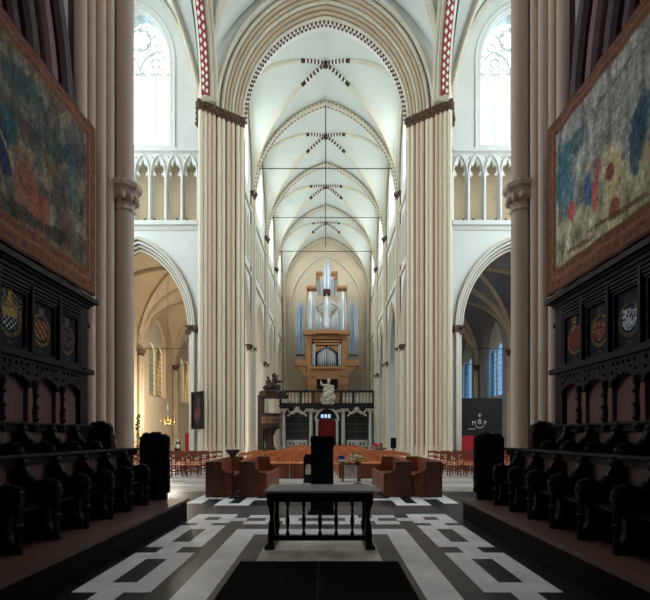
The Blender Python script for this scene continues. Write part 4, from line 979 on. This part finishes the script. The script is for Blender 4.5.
b = MB(); chair_mb(b); tmp = b.build('rush_seated_chair', [mat('shaded_brown_beech', (128, 62, 40), .5, .15, 8), M_chair]); chair_me2 = tmp.data; chair_me2.transform(Matrix.Translation(Vector(tmp.location))); bpy.data.objects.remove(tmp)
# front-row chair with parts
def chair_parts(lab, grp, loc):
    t = thing('rush_seated_chair', lab, 'chair', loc, grp); x, y, z = loc; w_, d_ = .21, .2
    for sx in (-1, 1):
        MB().box(x+sx*w_-.018, x+sx*w_+.018, y-d_-.018, y-d_+.018, 0, .45).build('leg', M_chair, t); MB().box(x+sx*w_-.018, x+sx*w_+.018, y+d_-.018, y+d_+.018, 0, .88).build('leg', M_chair, t)
    b = MB()
    for z in (.2, .32): b.box(x-w_, x+w_, y-d_-.01, y-d_+.01, z, z+.03)
    b.build('stretcher', M_chair, t)
    b = MB(); b.box(x-w_, x+w_, y+d_-.012, y+d_+.012, .8, .89); b.box(x-w_, x+w_, y+d_-.01, y+d_+.01, .6, .66); b.build('backrest', M_chair, t)
    MB().box(x-w_-.02, x+w_+.02, y-d_-.02, y+d_, .44, .475).build('seat', M_rush, t); return t
def chairs(x0, x1, y0, y1, dx, dy, where, ang=0, me=None, gap=None, firstparts=False):
    r = 0; y = y0; src = None
    while y <= y1+.01 and r < 20:
        r += 1; x = x0; c = 0; fc = None
        while x <= x1+.01:
            c += 1
            if y > 21.5 and abs(x) > 2.5: x += dx; continue
            lab = f'rush-seated chair, {ORD[min(c, 20)]} from left in {ORD[min(r, 20)]} row {where}'
            grp = f'rush-seated chairs {where}'
            xx = x+.03*math.sin(x*37+y*11); yy = y+.04*math.sin(x*21+y*7)
            if firstparts and r == 1:
                if fc is None: fc = chair_parts(lab, grp, (xx, yy, 0)); fx = Vector((xx, yy, 0))
                else: dup(fc, Vector((xx, yy, 0))-fx, lab, grp)
            else:
                o = bpy.data.objects.new('rush_seated_chair', me or chair_me); COL.objects.link(o); o.location = (xx, yy, 0); o.rotation_euler[2] = ang+.05*math.sin(x*13+y)
                tag(o, lab, 'chair', grp)
            x += dx
        y += dy
chairs(-3.3, 3.3, 17.4, 34, .6, .95, 'of the nave', 0, None, None, True)
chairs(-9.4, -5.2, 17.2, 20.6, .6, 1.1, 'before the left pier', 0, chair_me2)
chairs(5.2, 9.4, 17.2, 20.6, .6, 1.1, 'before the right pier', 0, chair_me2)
# low panelled kneelers in front of the first chair row
for k, (a, c) in enumerate(((-2.3, -1.35), (-1.3, -.6), (.55, 1.2), (1.25, 2.3))):
    t = thing('kneeling_desk', f'low red-brown panelled kneeling desk, {("leftmost", "left of the lectern", "right of the lectern", "rightmost")[k]}, before the nave chairs', 'kneeling desk', ((a+c)/2, 16.3, 0))
    MB().box(a, c, 16.2, 16.25, 0, .54).build('front_panel', M_pew, t); MB().box(a-.02, c+.02, 16.15, 16.5, .54, .58).build('desk_top', M_chair, t)
    for s in (a, c-.05): MB().box(s, s+.05, 16.25, 16.5, 0, .54).build('side_panel', M_pew, t)
    b = MB(); b.plate([(a+.03, .05), (c-.03, .05), (c-.03, .5), (a+.03, .5)], [[(a+.1, .1), (a+.1, .45), ((a+c)/2-.04, .45), ((a+c)/2-.04, .1)], [((a+c)/2+.04, .1), ((a+c)/2+.04, .45), (c-.1, .45), (c-.1, .1)]], lambda x, z: (x, 16.18, z), (0, .02, 0)); b.build('panel_moulding', M_pew, t)
# small altar table with cloth, candles, flowers
x, y = .95, 15.2
t = thing('small_altar', 'small wooden side table with a pale front beside the lectern', 'table', (x, y, 0))
MB().box(x-.35, x+.35, y-.2, y+.2, .62, .66).build('table_top', M_pew, t)
for dx in (-.3, .3): MB().box(x+dx-.03, x+dx+.03, y-.15, y+.15, 0, .62).build('leg', M_pew, t)
MB().box(x-.25, x+.25, y-.17, y-.15, .1, .58).build('front_cloth', M_beige, t)
tag(MB().box(.5, .72, y-.12, y+.1, .66, .9).build('cloth_box', M_bluecloth), 'folded blue cloth lying beside the right edge of the lectern', 'cloth')
tag(MB().box(.5, .76, y-.14, y-.12, .7, .78).build('white_cloth', M_white), 'narrow white cloth strip hanging over the blue cloth', 'cloth')
for k, x_ in enumerate((.84, .95)):
    t2 = thing('altar_candle', f'{("left", "right")[k]} short cream candle on the small side table', 'candle', (x_, y, .66)); MB().cyl(x_, y, .68, .92+.03*k, .028, 10, 0).build('wax', M_white, t2); MB().lathe(x_, y, [(.05, .66), (.05, .68), (.03, .7)], 10).build('holder', M_brass, t2)
x, y = 1.12, 14.2
t = thing('flower_arrangement', 'yellow and white flowers with green leaves on a tall stand right of the lectern', 'flowers', (x, y, 0)); rr = random.Random(5)
MB().lathe(x, y, [(.14, 0), (.14, .03), (.02, .06), (.02, .6), (.1, .66), (.12, .74)], 10).build('stand', M_iron, t)
b = MB()
for k in range(46):
    a = rr.uniform(0, 2*PI); r = rr.uniform(.03, .3); z = .84+rr.uniform(-.08, .25)
    p = Vector((x+r*math.cos(a), y+r*math.sin(a), z)); d = Vector((math.cos(a), math.sin(a), rr.uniform(.1, .9)))*.09; n_ = d.cross(Vector((0, 0, 1))).normalized()*.025
    b.add([p-d, p+n_, p+d, p-n_, p+Vector((0, 0, .015))], [(0, 1, 4), (1, 2, 4), (2, 3, 4), (3, 0, 4), (0, 3, 2, 1)])
b.build('leaves', M_green, t)
for k in range(14):
    a = rr.uniform(0, 2*PI); r = rr.uniform(.02, .22); b = MB(); c = (x+r*math.cos(a), y+r*math.sin(a), .9+rr.uniform(-.1, .12))
    for q in range(6): b.blob((c[0]+.04*math.cos(q), c[1]+.04*math.sin(q), c[2]), (.038, .038, .024), 0, 6, 4)
    b.build('blossom', M_yellow if k % 2 else M_white, t)
x, y = -.53, 14.6
t = thing('small_stand', 'small black stand with a pale panel left of the lectern', 'stand', (x, y, 0))
b = MB(); b.plate([(x-.17, 0), (x-.17, .85), (x-.1, .98), (x+.1, .98), (x+.17, .85), (x+.17, 0)], [], lambda a, z: (a, y, z), (0, .2, 0)); b.build('body', M_black, t)
b = MB(); b.plate([(x-.1, .3)]+[(x+.1*math.cos(PI-PI*i/8)*1, .55+.1*math.sin(PI*i/8)) for i in range(9)]+[(x+.1, .3)], [], lambda a, z: (a, y-.012, z), (0, .012, 0)); b.build('pale_panel', M_beige, t)
# white plinth blocks left and right behind the table
for k, (x_, lab) in enumerate(((-1.98, 'pale stone block on the floor left of the lectern behind the pews'), (2.1, 'pale stone block on the floor right of the lectern behind the pews'))):
    b = MB().box(x_-.16, x_+.16, 15.1, 15.5, 0, .42, bev=.01); b.box(x_-.19, x_+.19, 15.07, 15.53, 0, .06); tag(b.build('plinth_block', M_greym), lab, 'plinth')
# red flowers and dark box at the right pier
t = thing('poinsettia', 'bunch of red flowers in a dark pot at the right pier foot', 'flowers', (2.9, 24.2, 0)); b = MB(); rr = random.Random(2)
MB().lathe(2.9, 24.2, [(.15, 0), (.2, .75), (.22, .8)], 10).build('pot', M_black, t)
for k in range(26): b.blob((2.9+rr.uniform(-.3, .3), 24.2+rr.uniform(-.2, .2), .95+rr.uniform(-.12, .25)), (.08, .08, .04), 0, 6, 4, .3)
b.build('petals', M_redcloth, t)
b = MB(); 
for k in range(16): b.blob((3.2+rr.uniform(-.25, .2), 24.2+rr.uniform(-.15, .15), .85+rr.uniform(-.08, .12)), (.1, .08, .04), 0, 6, 4, .3)
b.build('leaves', M_green, t)
t = thing('loudspeaker', 'small dark loudspeaker box standing against the right crossing pier', 'loudspeaker', (3.9, 24.6, 0)); MB().box(3.75, 4.05, 24.5, 24.75, .9, 1.5, bev=.02).build('cabinet', M_black, t); MB().box(3.86, 3.94, 24.58, 24.66, 0, .9).build('post', M_black, t)

# painting on left pier
P0, P1 = Vector((-7.35, 23.85, 0)), Vector((-6.52, 23.15, 0)); dv = P1-P0; nn = Vector((dv.y, -dv.x, 0)).normalized()
if nn.y > 0: nn = -nn
def paint(u, v):
    n = nz(u, v, 1, 4); d = math.hypot((u-.5)/.25, (v-.45)/.35)
    return (96+30*n, 60+16*n, 48+10*n) if d < 1+n*.4 else (38+14*n, 34+12*n, 34+10*n)
t = thing('framed_painting', 'dark oil painting in a black frame hung on the left crossing pier', 'painting', tuple((P0+P1)/2+Vector((0, 0, 2)))); 
grid_paint('canvas', paint, 24, 40, lambda u, v: P0+dv*(.03+.94*u)+nn*.05+Vector((0, 0, 2.03+1.94*v)), -nn*.03, M_paint, t)
b = MB(); b.plate([(0, 1.98), (1, 1.98), (1, 4.02), (0, 4.02)], [[(.08, 2.1), (.08, 3.9), (.92, 3.9), (.92, 2.1)]], lambda u, z: P0+dv*u+nn*.1+Vector((0, 0, z)), -nn*.1); b.build('frame', M_black, t)

# hoarding and red panel in right transept
yb = 25.62
t = thing('black_hoarding', 'large black display board with white lettering behind the right stall end', 'display board', (9.6, yb, 0))
MB().box(7.95, 9.75, yb, yb+.06, 1.0, 3.85).build('board', M_blackboard, t); MB().box(9.78, 10.55, yb, yb+.06, 1.0, 3.85).build('board', M_blackboard, t)
for x_ in (8.1, 9.7, 10.4): MB().box(x_, x_+.06, yb+.06, yb+.12, 0, 3.8).build('post', M_iron, t)
def txt(s_, x, z, size, parent, y):
    cu = bpy.data.curves.new('lettering', 'FONT'); cu.body = s_; cu.size = size; cu.align_x = 'CENTER'; cu.extrude = .006
    o = bpy.data.objects.new('lettering_tmp', cu); COL.objects.link(o); bpy.context.view_layer.update()
    me = bpy.data.meshes.new_from_object(o.evaluated_get(bpy.context.evaluated_depsgraph_get())); bpy.data.objects.remove(o)
    me.transform(Matrix.Translation(Vector((x, y, z))-parent.location) @ Matrix.Rotation(PI/2, 4, 'X')); me.materials.clear(); me.materials.append(M_white)
    o = bpy.data.objects.new('letter', me); COL.objects.link(o); o.parent = parent; return o
txt('M', 8.86, 2.27, .34, t, yb-.01); txt('B', 9.2, 2.32, .4, t, yb-.01); txt('P', 9.52, 2.27, .34, t, yb-.01)
b = MB(); b.tube([(9.2, yb-.01, 2.7), (9.2, yb-.01, 2.95)], .02, (1, 0, 0), 6); b.bar((9.1, yb-.01, 2.84), (9.3, yb-.01, 2.84), .018)
b.tube([(8.95+.5*u, yb-.01, 2.2-.12*math.sin(u*PI)) for u in [i/8 for i in range(9)]], .02, (0, 1, 0), 6); b.build('emblem', M_white, t)
b = MB().box(8.5, 8.95, yb-.012, yb, 2.0, 2.03); b.build('small_text_line', M_greym, t)
t = thing('red_display', 'red fabric panel standing low before the black display board', 'panel', (8.25, 24.0, 0))
b = MB(); b.plate([(7.6, .1), (8.6, .1), (8.6, 1.2), (8.45, 1.5), (8.3, 1.62), (7.6, 1.62)], [], lambda x, z: (x, 23.9, z), (0, .06, 0)); b.build('fabric', M_redcloth, t)
for x_ in (7.65, 8.5): MB().box(x_, x_+.04, 23.96, 24.0, 0, 1.4).build('post', M_iron, t)
# left aisle furnishings
t = thing('red_banner', 'narrow red banner on a pole in the left aisle', 'banner', (-8.2, 25.6, 0)); MB().box(-8.35, -8.05, 25.6, 25.64, .4, 1.75).build('cloth', M_redcloth, t); MB().cyl(-8.2, 25.68, 0, 1.85, .03).build('pole', M_walnut, t)
t = thing('dark_statuette', 'small dark figure with a pale face beside the red banner', 'statue', (-8.55, 25.0, 0))
b = MB(); 
for c, r in (((0, 0, .5), (.2, .15, .5)), ((0, 0, 1.0), (.15, .12, .3)), ((-.1, -.05, .8), (.12, .1, .2)), ((.02, 0, 1.25), (.1, .09, .12))): b.blob((-8.55+c[0], 25+c[1], c[2]), r, 0, 9, 6)
b.build('robe', M_green if False else M_walnut, t); b = MB(); b.blob((-8.53, 24.95, 1.33), (.075, .075, .1), 0, 9, 6); b.blob((-8.5, 24.85, 1.0), (.12, .05, .14), 0, 8, 5); b.build('pale_relief', M_white, t)
t = thing('standing_candelabrum', 'tall green-gold candelabrum standing at the left aisle arch', 'candelabrum', (-11.3, 25.9, 0))
MB().lathe(-11.3, 25.9, [(.3, 0), (.3, .1), (.06, .2), (.06, .9), (.12, 1.0), (.05, 1.1), (.05, 2.1), (.02, 2.9)], 10).build('stem', M_brass, t, True)
b = MB()
for k in range(6):
    a = k*PI/3; b.tube([(-11.3, 25.9, 1.3), (-11.3+.25*math.cos(a), 25.9+.25*math.sin(a), 1.2), (-11.3+.4*math.cos(a), 25.9+.4*math.sin(a), 1.5)], .025, (0, 0, 1), 6)
    b.cyl(-11.3+.4*math.cos(a), 25.9+.4*math.sin(a), 1.5, 1.8, .03, 6)
b.build('branches', M_brass, t)
b = MB(); rr = random.Random(4)
for k in range(20): b.blob((-11.3+rr.uniform(-.1, .1), 25.9+rr.uniform(-.1, .1), 2+.045*k), (.07, .07, .05), 0, 6, 4, .3)
b.build('foliage', M_green, t)
x, y = -11.0, 30.0
t = thing('brass_chandelier', 'small brass chandelier hanging on a cord in the left aisle', 'chandelier', (x, y, 2.4))
MB().lathe(x, y, [(.03, 2.3), (.1, 2.4), (.05, 2.55), (.09, 2.65), (.03, 2.8), (.02, 3.0)], 10).build('body', M_brass, t, True)
b = MB()
for k in range(8):
    a = k*PI/4; b.tube([(x, y, 2.5), (x+.3*math.cos(a), y+.3*math.sin(a), 2.38), (x+.5*math.cos(a), y+.5*math.sin(a), 2.6)], .02, (0, 0, 1), 6); b.lathe(x+.5*math.cos(a), y+.5*math.sin(a), [(.06, 2.6), (.03, 2.62), (.02, 2.85)], 6)
b.build('arms', M_brass, t); MB().cyl(x, y, 3.0, 12.7, .012, 6).build('cord', M_iron, t)
l = bpy.data.lights.new('aisle_fill_lamp', 'POINT'); l.energy = 900; l.color = (1, .91, .76); l.shadow_soft_size = .35; l.use_shadow = True  # added fill over the chandelier to brighten the left aisle walls
o = bpy.data.objects.new('aisle_fill_lamp', l); COL.objects.link(o); o.location = (x, y, 3.6)
